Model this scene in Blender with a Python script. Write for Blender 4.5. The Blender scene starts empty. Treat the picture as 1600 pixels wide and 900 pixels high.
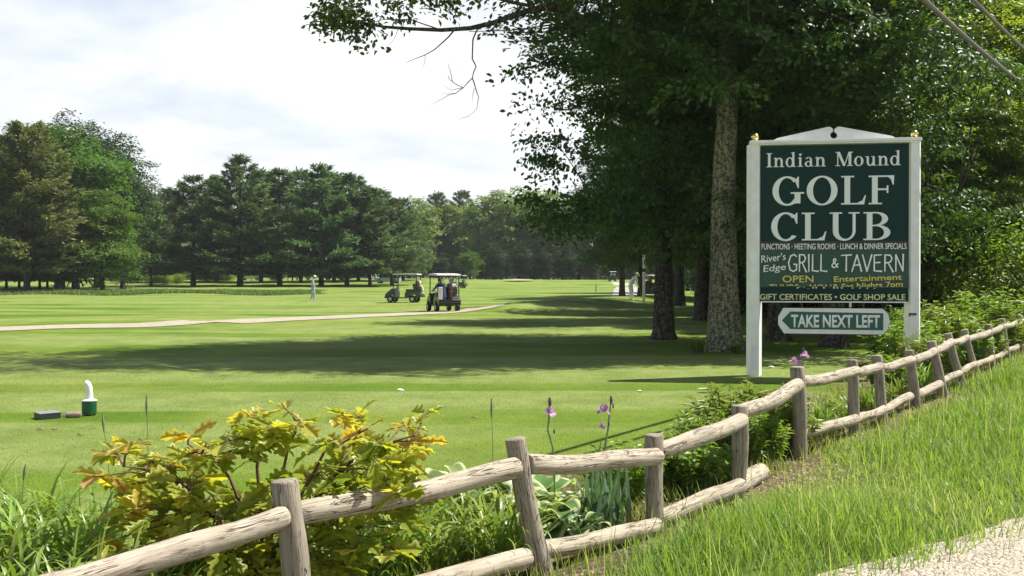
import bpy, bmesh, math, random
import numpy as np
from mathutils import Vector, Matrix, Quaternion
from mathutils.geometry import tessellate_polygon

scene = bpy.context.scene
COL = scene.collection
rad = math.radians

# ------------------------------------------------------------------ camera, sky, sun, exposure
CAM_Z = 1.65
PITCH = math.atan(16.0 / 1600.0)
cam_d = bpy.data.cameras.new("camera")
cam = bpy.data.objects.new("camera", cam_d)
COL.objects.link(cam)
cam_d.sensor_width = 36.0
cam_d.lens = 36.0
cam_d.clip_start = 0.05
cam_d.clip_end = 4000.0
cam.location = (0, 0, CAM_Z)
cam.rotation_euler = (math.pi / 2 - PITCH, 0, 0)
scene.camera = cam

SUN_EL = rad(56.5)
SUN_AZ = rad(70.0)
TO_SUN = Vector((math.sin(SUN_AZ) * math.cos(SUN_EL), math.cos(SUN_AZ) * math.cos(SUN_EL), math.sin(SUN_EL)))
sun_d = bpy.data.lights.new("sun", 'SUN')
sun_d.energy = 5.0
sun_d.angle = rad(0.5)
sun_d.color = (1.0, 0.95, 0.86)
sun = bpy.data.objects.new("sun", sun_d)
COL.objects.link(sun)
sun.location = (30, 20, 60)
sun.rotation_euler = TO_SUN.to_track_quat('Z', 'Y').to_euler()

world = bpy.data.worlds.new("World")
scene.world = world
world.use_nodes = True
wn, wl = world.node_tree.nodes, world.node_tree.links
wn.clear()
w_out = wn.new('ShaderNodeOutputWorld')
w_sky = wn.new('ShaderNodeTexSky')
w_sky.sky_type = 'NISHITA'
w_sky.sun_disc = False
w_sky.sun_elevation = SUN_EL
w_sky.sun_rotation = SUN_AZ
w_bg = wn.new('ShaderNodeBackground')
w_bg.inputs['Strength'].default_value = 0.06
wl.new(w_sky.outputs[0], w_bg.inputs['Color'])
w_tc = wn.new('ShaderNodeTexCoord')
w_sep = wn.new('ShaderNodeSeparateXYZ')
wl.new(w_tc.outputs['Generated'], w_sep.inputs[0])
def wmath(op, a, b=None, clamp=False):
    n = wn.new('ShaderNodeMath'); n.operation = op; n.use_clamp = clamp
    for i, v in enumerate((a, b)):
        if v is None: continue
        if isinstance(v, (int, float)): n.inputs[i].default_value = v
        else: wl.new(v, n.inputs[i])
    return n.outputs[0]
zc = wmath('ADD', wmath('MAXIMUM', w_sep.outputs[2], 0.0), 0.16)
w_cmb = wn.new('ShaderNodeCombineXYZ')
wl.new(wmath('DIVIDE', w_sep.outputs[0], zc), w_cmb.inputs[0])
wl.new(wmath('DIVIDE', w_sep.outputs[1], zc), w_cmb.inputs[1])
def wnoise(scale, detail, off):
    m = wn.new('ShaderNodeVectorMath'); m.operation = 'ADD'
    wl.new(w_cmb.outputs[0], m.inputs[0]); m.inputs[1].default_value = off
    n = wn.new('ShaderNodeTexNoise'); n.inputs['Scale'].default_value = scale
    n.inputs['Detail'].default_value = detail; n.inputs['Roughness'].default_value = 0.55
    n.inputs['Distortion'].default_value = 0.25
    wl.new(m.outputs[0], n.inputs['Vector'])
    return n.outputs['Fac']
def wramp(fac, stops):
    r = wn.new('ShaderNodeValToRGB')
    while len(r.color_ramp.elements) < len(stops): r.color_ramp.elements.new(0.5)
    for e, (p, c) in zip(r.color_ramp.elements, stops): e.position = p; e.color = (*c, 1)
    wl.new(fac, r.inputs[0])
    return r.outputs[0]
c_mask = wramp(wnoise(0.62, 5, (3.1, 1.2, 0)), [(0.30, (0.42,) * 3), (0.50, (0.97,) * 3)])
c_col = wramp(wnoise(0.95, 6, (7.7, 4.2, 0)), [(0.34, (0.66, 0.74, 0.84)), (0.50, (0.93, 0.955, 0.985)), (0.66, (1, 1, 1))])
w_cl = wn.new('ShaderNodeBackground')
w_cl.inputs['Strength'].default_value = 0.69
wl.new(c_col, w_cl.inputs['Color'])
w_mix = wn.new('ShaderNodeMixShader')
c_up = wramp(w_sep.outputs[2], [(0.26, (1, 1, 1)), (0.46, (0.08,) * 3)])   # mostly open blue overhead
wl.new(wmath('MULTIPLY', c_mask, c_up), w_mix.inputs[0]); wl.new(w_bg.outputs[0], w_mix.inputs[1]); wl.new(w_cl.outputs[0], w_mix.inputs[2])
wl.new(w_mix.outputs[0], w_out.inputs['Surface'])

scene.view_settings.view_transform = 'Standard'
scene.view_settings.look = 'None'
scene.view_settings.exposure = 0.75
scene.view_settings.gamma = 1.0
scene.view_settings.use_curve_mapping = False
scene.render.engine = 'CYCLES'
scene.cycles.max_bounces = 7
scene.cycles.diffuse_bounces = 3
scene.cycles.glossy_bounces = 2
scene.cycles.transmission_bounces = 5
scene.cycles.use_denoising = True

# ------------------------------------------------------------------ helpers
def sstep(a, b, x):
    t = np.clip((np.asarray(x, float) - a) / (b - a), 0, 1)
    return t * t * (3 - 2 * t)
RU = np.array([0.55, 0.835])                 # along the road
def nn(x, y): return 0.835 * np.asarray(x, float) - 0.55 * np.asarray(y, float)   # across it, + towards the road
RIDGE = np.array([(-6, 47.5), (-2.2, 50.0), (1.2, 54.0), (4, 59), (8, 67), (14, 79)], float)
def seg_dist(x, y, pts):
    x = np.asarray(x, float); y = np.asarray(y, float)
    best = np.full(np.broadcast(x, y).shape, 1e9)
    for (ax, ay), (bx, by) in zip(pts[:-1], pts[1:]):
        dx, dy = bx - ax, by - ay
        t = np.clip(((x - ax) * dx + (y - ay) * dy) / (dx * dx + dy * dy), 0, 1)
        best = np.minimum(best, np.hypot(x - ax - t * dx, y - ay - t * dy))
    return best
def H(x, y):
    x = np.asarray(x, float); y = np.asarray(y, float)
    n = nn(x, y)
    z = -0.05 * sstep(-5.0, -3.4, n) + 0.12 * sstep(-2.9, -0.6, n) + 0.12 * sstep(11, 22, y) * sstep(-4.5, -3.0, n)
    far = sstep(16, 30, y)
    z = z + far * sstep(-3, -8, n) * (0.06 * np.sin(x / 6.1 + 1) * np.sin(y / 7.3) + 0.05 * np.sin(y / 4.7 + x / 13))
    z = z + 0.40 * np.exp(-(seg_dist(x, y, RIDGE) / 2.9) ** 2) * sstep(-3.2, 0.6, x)
    z = z + 0.16 * np.exp(-((x + 10.9) / 1.6) ** 2 - ((y - 34.3) / 0.9) ** 2)
    z = z + 1.25 * sstep(140, 235, y) + 0.5 * np.exp(-((x - 2) / 22) ** 2 - ((y - 195) / 14) ** 2)
    z = z + 0.35 * sstep(112, 150, y) * sstep(0, -20, x)
    return z
def h1(x, y): return float(H(x, y))
def P(px, py, d):
    a = (px - 800) / 1600.0; b = (450 - py) / 1600.0
    t = d / (b * math.sin(PITCH) + math.cos(PITCH))
    return Vector((a * t, d, CAM_Z + t * (b * math.cos(PITCH) - math.sin(PITCH))))
def G(px, py):
    d = 20.0
    lo, hi = 2.0, 400.0
    for _ in range(60):
        m = 0.5 * (lo + hi); p = P(px, py, m)
        if p.z > h1(p.x, p.y): lo = m
        else: hi = m
    p = P(px, py, lo); p.z = h1(p.x, p.y)
    return p
def on(px, d):
    x = (px - 800) / 1600.0 * d
    return Vector((x, d, h1(x, d)))

# ---- materials
def mat_new(name):
    m = bpy.data.materials.new(name); m.use_nodes = True
    nt = m.node_tree; nt.nodes.clear()
    return m, nt
class NB:
    def __init__(s, name):
        s.m, s.nt = mat_new(name); s.n = s.nt.nodes; s.l = s.nt.links
        s.out = s.n.new('ShaderNodeOutputMaterial')
    def node(s, t, **kw):
        x = s.n.new(t)
        for k, v in kw.items(): setattr(x, k, v)
        return x
    def link(s, a, b): s.l.new(a, b)
    def set(s, inp, v):
        if v is None: return
        if hasattr(v, 'is_output') or isinstance(v, bpy.types.NodeSocket): s.l.new(v, inp)
        else: inp.default_value = v
    def coord(s, kind='Object'): return s.node('ShaderNodeTexCoord').outputs[kind]
    def pos(s): return s.node('ShaderNodeNewGeometry').outputs['Position']
    def mapping(s, v, scale=(1, 1, 1), loc=(0, 0, 0), rot=(0, 0, 0)):
        m = s.node('ShaderNodeMapping'); s.l.new(v, m.inputs[0])
        m.inputs['Scale'].default_value = scale; m.inputs['Location'].default_value = loc; m.inputs['Rotation'].default_value = rot
        return m.outputs[0]
    def noise(s, v, scale, detail=3, rough=0.55, dist=0.0):
        n = s.node('ShaderNodeTexNoise'); s.l.new(v, n.inputs['Vector'])
        n.inputs['Scale'].default_value = scale; n.inputs['Detail'].default_value = detail
        n.inputs['Roughness'].default_value = rough; n.inputs['Distortion'].default_value = dist
        return n.outputs['Fac']
    def vor(s, v, scale, feature='F1', out='Distance'):
        n = s.node('ShaderNodeTexVoronoi', feature=feature); s.l.new(v, n.inputs['Vector']); n.inputs['Scale'].default_value = scale
        return n.outputs[out]
    def ramp(s, f, stops, interp='LINEAR'):
        r = s.node('ShaderNodeValToRGB'); r.color_ramp.interpolation = interp
        while len(r.color_ramp.elements) < len(stops): r.color_ramp.elements.new(0.5)
        for e, (p, c) in zip(r.color_ramp.elements, stops):
            e.position = p; e.color = (*c, 1) if len(c) == 3 else c
        s.l.new(f, r.inputs[0]); return r.outputs[0]
    def mix(s, f, a, b, blend='MIX'):
        m = s.node('ShaderNodeMix', data_type='RGBA', blend_type=blend)
        s.set(m.inputs[0], f)
        for i, v in ((6, a), (7, b)):
            if isinstance(v, tuple) and len(v) == 3: v = (*v, 1)
            s.set(m.inputs[i], v)
        return m.outputs[2]
    def math(s, op, a, b=None, clamp=False):
        n = s.node('ShaderNodeMath', operation=op, use_clamp=clamp)
        s.set(n.inputs[0], a)
        if b is not None: s.set(n.inputs[1], b)
        return n.outputs[0]
    def attr(s, name): return s.node('ShaderNodeAttribute', attribute_name=name).outputs['Fac']
    def bump(s, h, strength=0.5, dist=0.02):
        b = s.node('ShaderNodeBump'); s.l.new(h, b.inputs['Height'])
        b.inputs['Strength'].default_value = strength; b.inputs['Distance'].default_value = dist
        return b.outputs[0]
    def bsdf(s, col, rough=0.6, metal=0.0, spec=0.5, normal=None, coat=0.0):
        p = s.node('ShaderNodeBsdfPrincipled')
        if isinstance(col, tuple) and len(col) == 3: col = (*col, 1)
        s.set(p.inputs['Base Color'], col); s.set(p.inputs['Roughness'], rough)
        p.inputs['Metallic'].default_value = metal; p.inputs['Specular IOR Level'].default_value = spec
        p.inputs['Coat Weight'].default_value = coat
        if normal is not None: s.l.new(normal, p.inputs['Normal'])
        return p.outputs[0]
    def done(s, sh): s.l.new(sh, s.out.inputs['Surface']); return s.m
def plain(name, col, rough=0.5, metal=0.0, spec=0.5, vary=0.12, scale=14.0, coat=0.0):
    b = NB(name); n = b.noise(b.coord(), scale, 4)
    lo = tuple(c * (1 - vary) for c in col); hi = tuple(min(1, c * (1 + vary)) for c in col)
    c = b.ramp(n, [(0.3, lo), (0.7, hi)])
    return b.done(b.bsdf(c, rough, metal, spec, None, coat))
def leafmat(name, cols, trans=0.35, rough=0.45, spec=0.4, tint=(1.25, 1.25, 0.6), edge=None, noise_amt=0.25):
    """cols: colours of single leaves, picked by the per-leaf attribute rnd"""
    b = NB(name); r = b.attr('rnd')
    k = len(cols)
    c = b.ramp(r, [(i / max(1, k - 1), col) for i, col in enumerate(cols)])
    oi = b.node('ShaderNodeObjectInfo').outputs['Random']
    hv = b.node('ShaderNodeHueSaturation'); b.link(c, hv.inputs['Color'])
    b.link(b.math('ADD', b.math('MULTIPLY', oi, 0.035), 0.4825), hv.inputs['Hue'])
    b.link(b.math('ADD', b.math('MULTIPLY', oi, noise_amt), 1 - noise_amt / 2), hv.inputs['Value'])
    c = hv.outputs[0]
    if edge is not None: c = b.mix(b.ramp(b.attr('edge'), [(0.45, (0, 0, 0)), (0.6, (1, 1, 1))]), c, edge)
    d = b.bsdf(c, rough, 0, spec)
    t = b.node('ShaderNodeBsdfTranslucent')
    b.link(b.mix(1.0, c, (*tint, 1), 'MULTIPLY'), t.inputs['Color'])
    mx = b.node('ShaderNodeMixShader'); mx.inputs[0].default_value = trans
    b.link(d, mx.inputs[1]); b.link(t.outputs[0], mx.inputs[2])
    return b.done(mx.outputs[0])

# ---- objects
def link(o, parent=None):
    COL.objects.link(o)
    if parent is not None: o.parent = parent
    return o
def tag(o, label=None, cat=None, group=None, kind=None):
    if label: o['label'] = label
    if cat: o['category'] = cat
    if group: o['group'] = group
    if kind: o['kind'] = kind
    return o
def thing(name, label, cat, loc=(0, 0, 0), rz=0.0, group=None):
    o = bpy.data.objects.new(name, None); o.empty_display_size = 0.2
    o.location = loc; o.rotation_euler = (0, 0, rz); link(o)
    return tag(o, label, cat, group)
def mesh_np(name, V, F, mats, rnd=None, edge=None, smooth=False, mi=None):
    """V (n,3); F list of (m,k) index arrays; rnd per vertex"""
    me = bpy.data.meshes.new(name)
    V = np.asarray(V, np.float32); me.vertices.add(len(V)); me.vertices.foreach_set('co', V.ravel())
    F = [np.asarray(f, np.int32) for f in F if len(f)]
    nl = sum(f.size for f in F); nf = sum(len(f) for f in F)
    me.loops.add(nl); me.polygons.add(nf)
    me.loops.foreach_set('vertex_index', np.concatenate([f.ravel() for f in F]))
    tot = np.concatenate([np.full(len(f), f.shape[1], np.int32) for f in F])
    st = np.concatenate([[0], np.cumsum(tot)[:-1]]).astype(np.int32)
    me.polygons.foreach_set('loop_start', st)
    me.polygons.foreach_set('loop_total', tot)
    if mi is not None: me.polygons.foreach_set('material_index', np.asarray(mi, np.int32))
    if smooth: me.polygons.foreach_set('use_smooth', np.ones(nf, bool))
    for m in (mats if isinstance(mats, (list, tuple)) else [mats]): me.materials.append(m)
    if rnd is not None:
        a = me.attributes.new('rnd', 'FLOAT', 'POINT'); a.data.foreach_set('value', np.asarray(rnd, np.float32))
    if edge is not None:
        a = me.attributes.new('edge', 'FLOAT', 'POINT'); a.data.foreach_set('value', np.asarray(edge, np.float32))
    me.update(calc_edges=True); me.validate()
    return me
def obj(name, me, parent=None, loc=None, rot=None, scale=None):
    o = bpy.data.objects.new(name, me); link(o, parent)
    if loc is not None: o.location = loc
    if rot is not None: o.rotation_euler = rot
    if scale is not None: o.scale = scale
    return o
class MB:
    """collects simple shapes into one mesh"""
    def __init__(s): s.v = []; s.f = []; s.mi = []; s.cur = 0
    def add(s, V, F):
        o = len(s.v); s.v += [tuple(p) for p in V]
        s.f += [tuple(o + i for i in f) for f in F]; s.mi += [s.cur] * len(F)
    def box(s, c, size, rz=0.0, bev=0.0, M=None):
        bm = bmesh.new(); bmesh.ops.create_cube(bm, size=1.0)
        bmesh.ops.scale(bm, vec=size, verts=bm.verts)
        if bev > 0: bmesh.ops.bevel(bm, geom=bm.edges[:], offset=bev, segments=2, affect='EDGES', profile=0.5)
        R = (M if M is not None else Matrix.Rotation(rz, 4, 'Z'))
        bmesh.ops.transform(bm, matrix=Matrix.Translation(c) @ R, verts=bm.verts)
        bm.verts.index_update()
        s.add([v.co[:] for v in bm.verts], [[v.index for v in f.verts] for f in bm.faces]); bm.free(); return s
    def tube(s, pts, radii, k=8, cap=True, wob=0.0, rng=None):
        pts = [Vector(p) for p in pts]; n = len(pts)
        if isinstance(radii, (int, float)): radii = [radii] * n
        V = []; F = []; up = None
        for i, p in enumerate(pts):
            d = (pts[min(i + 1, n - 1)] - pts[max(i - 1, 0)])
            if d.length < 1e-9: d = Vector((0, 0, 1))
            d.normalize()
            if up is None:
                up = Vector((1, 0, 0)) if abs(d.x) < 0.8 else Vector((0, 1, 0))
            a = (up - d * up.dot(d)).normalized(); b = d.cross(a); up = a
            for j in range(k):
                t = 2 * math.pi * j / k
                r = radii[i] * (1 + (rng.uniform(-wob, wob) if wob and rng else 0))
                V.append(p + (a * math.cos(t) + b * math.sin(t)) * r)
        for i in range(n - 1):
            for j in range(k):
                F.append((i * k + j, i * k + (j + 1) % k, (i + 1) * k + (j + 1) % k, (i + 1) * k + j))
        if cap: F.append(tuple(range(k - 1, -1, -1))); F.append(tuple((n - 1) * k + j for j in range(k)))
        s.add(V, F); return s
    def lathe(s, c, prof, k=16, M=None):
        V = []; F = []
        for (r, z) in prof:
            for j in range(k):
                t = 2 * math.pi * j / k; V.append(Vector((r * math.cos(t), r * math.sin(t), z)))
        n = len(prof)
        for i in range(n - 1):
            for j in range(k): F.append((i * k + j, i * k + (j + 1) % k, (i + 1) * k + (j + 1) % k, (i + 1) * k + j))
        F.append(tuple(range(k - 1, -1, -1))); F.append(tuple((n - 1) * k + j for j in range(k)))
        c = Vector(c)
        V = [((M @ v) if M is not None else v) + c for v in V]
        s.add(V, F); return s
    def ball(s, c, r, k=12, sc=(1, 1, 1)):
        m = max(4, k // 2); prof = [(max(1e-4, math.sin(math.pi * i / m)) * r, -math.cos(math.pi * i / m) * r) for i in range(m + 1)]
        o = len(s.v); s.lathe((0, 0, 0), prof, k)
        for i in range(o, len(s.v)):
            x, y, z = s.v[i]; s.v[i] = (x * sc[0] + c[0], y * sc[1] + c[1], z * sc[2] + c[2])
        return s
    def prism(s, loop, y0, y1, axis='y', holes=()):
        """outline in a plane, given thickness; axis y: (x,z) outline"""
        loops = [list(loop)] + [list(h) for h in holes]
        tri = tessellate_polygon([[Vector((a, b, 0)) for a, b in lp] for lp in loops])
        flat = [p for lp in loops for p in lp]; n = len(flat)
        def pt(a, b, t): return (a, t, b) if axis == 'y' else ((t, a, b) if axis == 'x' else (a, b, t))
        V = [pt(a, b, y0) for a, b in flat] + [pt(a, b, y1) for a, b in flat]
        F = [tuple(t) for t in tri] + [tuple(n + i for i in reversed(t)) for t in tri]
        o = 0
        for lp in loops:
            m = len(lp)
            for i in range(m): F.append((o + i, o + (i + 1) % m, n + o + (i + 1) % m, n + o + i))
            o += m
        s.add(V, F); return s
    def mesh(s, name, mats, smooth=False):
        me = bpy.data.meshes.new(name); me.from_pydata([tuple(v) for v in s.v], [], s.f)
        for m in (mats if isinstance(mats, (list, tuple)) else [mats]): me.materials.append(m)
        me.polygons.foreach_set('material_index', s.mi)
        bm = bmesh.new(); bm.from_mesh(me); bmesh.ops.recalc_face_normals(bm, faces=bm.faces[:]); bm.to_mesh(me); bm.free()
        if smooth:
            me.polygons.foreach_set('use_smooth', [True] * len(me.polygons))
            try: me.set_sharp_from_angle(angle=rad(40))
            except Exception: pass
        me.update(); return me
    def build(s, name, mats, parent=None, loc=None, rot=None, smooth=False):
        return obj(name, s.mesh(name, mats, smooth), parent, loc, rot)
def copy_thing(o, loc, rz, label=None, group=None, scale=None):
    c = o.copy(); COL.objects.link(c); c.location = loc; c.rotation_euler = (0, 0, rz)
    if scale is not None: c.scale = scale if isinstance(scale, (tuple, Vector)) else (scale,) * 3
    if label: c['label'] = label
    if group: c['group'] = group
    for ch in list(o.children):
        k = ch.copy(); COL.objects.link(k); k.parent = c
        for g in list(ch.children):
            q = g.copy(); COL.objects.link(q); q.parent = k
    return c

# ---- leaf clouds
def frames(N, rng, up=0.6, dirs=None, nb=None):
    """random leaf frames: x across, y along the leaf, z normal; up = how far normals favour the sky"""
    nrm = rng.normal(size=(N, 3)); nrm /= np.linalg.norm(nrm, axis=1)[:, None]
    nrm[:, 2] = np.abs(nrm[:, 2]); nrm[:, 2] += up
    if nb is not None: nrm = nrm + nb
    nrm /= np.linalg.norm(nrm, axis=1)[:, None]
    d = rng.normal(size=(N, 3)) if dirs is None else dirs + rng.normal(size=(N, 3)) * 0.45
    d -= nrm * (d * nrm).sum(1)[:, None]; d /= np.linalg.norm(d, axis=1)[:, None] + 1e-9
    x = np.cross(d, nrm)
    return np.stack([x, d, nrm], axis=2)
def emit(tv, tf, org, R, sc, rnd, te=None):
    tv = np.asarray(tv, float); k = len(tv); N = len(org)
    V = np.einsum('nij,kj->nki', R, tv) * np.asarray(sc)[:, None, None] + org[:, None, :]
    V = V.reshape(-1, 3); base = (np.arange(N) * k)[:, None]
    Fs = []
    for size in sorted({len(f) for f in tf}):
        ff = np.array([f for f in tf if len(f) == size])
        Fs.append((base[:, :, None] + ff[None]).reshape(-1, size))
    E = None if te is None else np.tile(te, N)
    return V, Fs, np.repeat(rnd, k), E
LEAF4 = ([(0, 0, 0), (-0.34, 0.45, 0.09), (0, 1, -0.06), (0.34, 0.45, 0.09)], [(0, 1, 2, 3)])
LEAF6 = ([(0, 0, 0), (-0.2, 0.28, 0.06), (-0.27, 0.62, 0.07), (0, 1, -0.10), (0.27, 0.62, 0.07), (0.2, 0.28, 0.06)], [(0, 1, 2, 3), (0, 3, 4, 5)])
LANCE = ([(0, 0, 0), (-0.13, 0.35, 0.03), (-0.1, 0.7, 0.0), (0, 1, -0.12), (0.1, 0.7, 0.0), (0.13, 0.35, 0.03)], [(0, 1, 2, 3), (0, 3, 4, 5)])
def lobed(nl=3):
    """pinnately lobed leaf with a folded midrib and bristle-tipped lobes"""
    half = [(0.015, 0.0), (0.03, 0.14)]
    ws = [0.17, 0.27, 0.25]; ys = [0.26, 0.5, 0.76]
    for w, y in zip(ws, ys):
        half += [(w * 0.55, y - 0.09), (w * 0.9, y - 0.02), (w, y + 0.06), (w * 0.78, y + 0.09), (w * 0.50, y + 0.09)]
    half += [(0.10, 0.92), (0.0, 1.0)]
    def zz(x, y): return 0.22 * abs(x) - 0.28 * (y - 0.3) ** 2 + 0.02 * math.sin(9 * y + 5 * x)
    V = [(0, 0.0, 0), (0, 0.25, zz(0, .25)), (0, 0.5, zz(0, .5)), (0, 0.75, zz(0, .75))]
    L = []; R_ = []
    for x, y in half[:-1]:
        L.append(len(V)); V.append((-x, y, zz(x, y)))
    for x, y in half[:-1]:
        R_.append(len(V)); V.append((x, y, zz(x, y)))
    tip = len(V); V.append((0, 1.0, zz(0, 1)))
    F = []
    for side in (L, R_):
        mids = [0, 1, 2, 3, tip]
        def near(i): return min(range(5), key=lambda q: abs((0, .25, .5, .75, 1.0)[q] - V[i][1]))
        for a, b in zip(side[:-1], side[1:]):
            ma, mb = near(a), near(b)
            F.append((mids[ma], a, b))
            if ma != mb: F.append((mids[ma], b, mids[mb]))
        F.append((mids[near(side[-1])], side[-1], tip)) if near(side[-1]) != 4 else None
    F = [f for f in F if len(set(f)) == 3]
    return V, F
LOBED = lobed()
LOBEW = ([(x * 1.35, y, z) for x, y, z in LOBED[0]], LOBED[1])
def crown_mesh(name, centers, per, spread, size, mat, rng, shape=LEAF4, up=0.5, droop=0.0, flat=0.6, clump=0.75, spray=False):
    C = np.repeat(np.asarray(centers, float), per, axis=0)
    crnd = np.repeat(rng.random(len(centers)), per)
    off = rng.normal(size=C.shape) * spread * np.array([1, 1, flat])
    if spray:                                   # boughs: flat, drooping sprays of uneven size and tilt
        N_ = len(C); a_ = rng.uniform(0, 6.283, N_); q = np.repeat(rng.uniform(0.6, 1.35, len(centers)), per)
        lob = 1 + 0.28 * np.sin(3 * a_ + np.repeat(rng.uniform(0, 6.28, len(centers)), per)) + 0.18 * np.sin(7 * a_ + np.repeat(rng.uniform(0, 6.28, len(centers)), per))
        r_ = spread * 1.35 * lob * q * rng.random(N_) ** 0.55
        off = np.stack([r_ * np.cos(a_), r_ * np.sin(a_), rng.normal(size=N_) * spread * flat * 0.55], 1)
        tl = np.repeat(rng.normal(size=(len(centers), 2)) * 0.28, per, axis=0)
        off[:, 2] += (off[:, :2] * tl).sum(1) - 0.16 * (off[:, :2] ** 2).sum(1) / spread
    org = C + off
    dirs = off.copy(); dirs[:, 2] -= droop
    cen = np.asarray(centers, float); o = cen - cen.mean(0); o = o / (np.abs(o).max(0) + .3) + rng.normal(size=o.shape) * 0.35
    R = frames(len(C), rng, up, dirs, np.repeat(o * clump, per, axis=0))
    s = size * rng.uniform(0.65, 1.3, len(C))
    rnd = np.clip(0.55 * crnd + 0.45 * rng.random(len(C)), 0, 1)
    V, F, r, _ = emit(*shape, org, R, s, rnd)
    return mesh_np(name, V, F, mat, r)
def limb(mb, a, b, r0, r1, rng, sag=0.15, n=5, k=6):
    a = Vector(a); b = Vector(b); d = (b - a)
    pts = []
    for i in range(n + 1):
        t = i / n; p = a.lerp(b, t)
        p.z += sag * d.length * math.sin(math.pi * t) * 0.6
        if 0 < i < n: p += Vector((rng.normal(), rng.normal(), rng.normal())) * d.length * 0.025
        pts.append(p)
    mb.tube(pts, [r0 + (r1 - r0) * (i / n) ** 0.8 for i in range(n + 1)], k)
    return pts
def sample_ellipsoids(ells, n, rng, shell=0.45):
    vols = np.array([e[3] * e[4] * e[5] for e in ells]); out = []
    pick = rng.choice(len(ells), n, p=vols / vols.sum())
    for i in pick:
        cx, cy, cz, rx, ry, rz = ells[i]
        v = rng.normal(size=3); v /= np.linalg.norm(v)
        r = (shell + (1 - shell) * rng.random()) if rng.random() < 0.75 else rng.random() ** 0.5
        out.append((cx + v[0] * rx * r, cy + v[1] * ry * r, cz + v[2] * rz * r))
    return np.array(out)
def tree_meshes(name, seed, height, trunk_r, ells, n_cl, per, spread, leaf, bark, leafm, shape=LEAF4, flare=1.5, trunk_top=0.75, lean=(0, 0), nlimb=11, k=10, twigs=True, up=0.5, flat=0.6, first=0.22, spray=False):
    rng = np.random.default_rng(seed)
    mb = MB(); T = []
    n = 14
    for i in range(n + 1):
        t = i / n; z = height * trunk_top * t
        T.append(Vector((lean[0] * t * t + rng.normal() * 0.02 * height * 0.05 * (i > 1), lean[1] * t * t + rng.normal() * 0.001 * height, z)))
    rr = [trunk_r * (1 - 0.8 * i / n) * (1 + (flare - 1) * math.exp(-i * 1.9)) for i in range(n + 1)]
    T.insert(0, T[0] - Vector((0, 0, 0.35))); rr.insert(0, rr[0] * 1.15)
    T.insert(2, T[1].lerp(T[2], 0.25)); rr.insert(2, trunk_r * (1 + (flare - 1) * 0.38))
    mb.tube(T, rr, k, wob=0.05, rng=random.Random(seed))
    cl = sample_ellipsoids(ells, n_cl, rng)
    prim = []
    sel = cl[rng.choice(len(cl), min(nlimb, len(cl)), replace=False)]
    for c in sel:
        hz = max(height * first, min(c[2] - 0.25 * math.hypot(c[0], c[1]), height * trunk_top * 0.97))
        t = hz / (height * trunk_top); q = t * n
        i = int(min(q, n - 1)); base = T[2 + i if i > 0 else 2].lerp(T[min(3 + i, len(T) - 1)], q - i) if i > 0 else Vector((0, 0, hz))
        r0 = max(0.03, trunk_r * (1 - 0.8 * t) * 0.5)
        prim += limb(mb, base, c, r0, r0 * 0.25, rng, 0.12)
    prim = np.array([p[:] for p in prim])
    if twigs:
        for c in cl[::2]:
            j = np.argmin(((prim - c) ** 2).sum(1))
            if np.linalg.norm(prim[j] - c) > 0.15: limb(mb, prim[j], c, trunk_r * 0.06 + 0.008, 0.008, rng, 0.08, 3, 4)
    tm = mb.mesh(name + '_trunk', bark, smooth=True)
    cm = crown_mesh(name + '_crown', cl, per, spread, leaf, leafm, rng, shape, up=up, flat=flat, spray=spray)
    return tm, cm
def tree(name, label, cat, tm, cm, loc, rz=0.0, scale=1.0, group=None):
    t = thing(name, label, cat, loc, rz, group)
    t.scale = scale if isinstance(scale, tuple) else (scale,) * 3
    obj('trunk', tm, t); obj('crown', cm, t)
    return t
# ------------------------------------------------------------------ materials
def bark_mat(name, dark, mid, lichen=None, scale=1.0, lich_amt=0.5):
    b = NB(name); c = b.coord()
    st = b.mapping(c, (13 * scale, 13 * scale, 1.5 * scale))
    n1 = b.noise(st, 1.0, 5, 0.65); col = b.ramp(n1, [(0.36, dark), (0.62, mid)])
    if lichen is not None:
        n2 = b.noise(c, 15.0 * scale, 6, 0.7, 0.4)
        col = b.mix(b.ramp(n2, [(0.50 - 0.06 * lich_amt, (0, 0, 0)), (0.56 - 0.06 * lich_amt, (1, 1, 1))]), col, lichen)
    fur = b.vor(b.mapping(c, (11 * scale, 11 * scale, 2.0 * scale)), 1.0, 'DISTANCE_TO_EDGE')
    col = b.mix(b.ramp(fur, [(0.02, (0.6,) * 3), (0.09, (0, 0, 0))]), col, dark)
    h = b.noise(st, 1.6, 5, 0.7)
    return b.done(b.bsdf(col, 0.9, 0, 0.2, b.bump(b.math('SUBTRACT', h, b.math('MULTIPLY', fur, -2.0)), 1.0, 0.07)))
M = {}
M['oakbark'] = bark_mat('lichened_bark', (0.035, 0.03, 0.022), (0.16, 0.15, 0.11), (0.33, 0.33, 0.19), 1.0, 0.6)
M['bark'] = bark_mat('dark_bark', (0.025, 0.02, 0.016), (0.09, 0.075, 0.06), (0.14, 0.14, 0.10), 0.8, 0.0)
M['pinebark'] = bark_mat('pine_bark', (0.03, 0.024, 0.02), (0.10, 0.08, 0.065), None, 0.4)
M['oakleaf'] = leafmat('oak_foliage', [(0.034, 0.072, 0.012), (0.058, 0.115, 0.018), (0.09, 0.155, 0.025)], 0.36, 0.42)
M['rightleaf'] = leafmat('maple_foliage', [(0.11, 0.20, 0.03), (0.19, 0.29, 0.045), (0.28, 0.37, 0.08)], 0.55, 0.42, 0.5, (1.4, 1.35, 0.5))
M['farleaf'] = leafmat('woodland_foliage', [(0.10, 0.155, 0.036), (0.175, 0.25, 0.058), (0.26, 0.33, 0.10)], 0.4, 0.6, 0.2, noise_amt=0.5)
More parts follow.
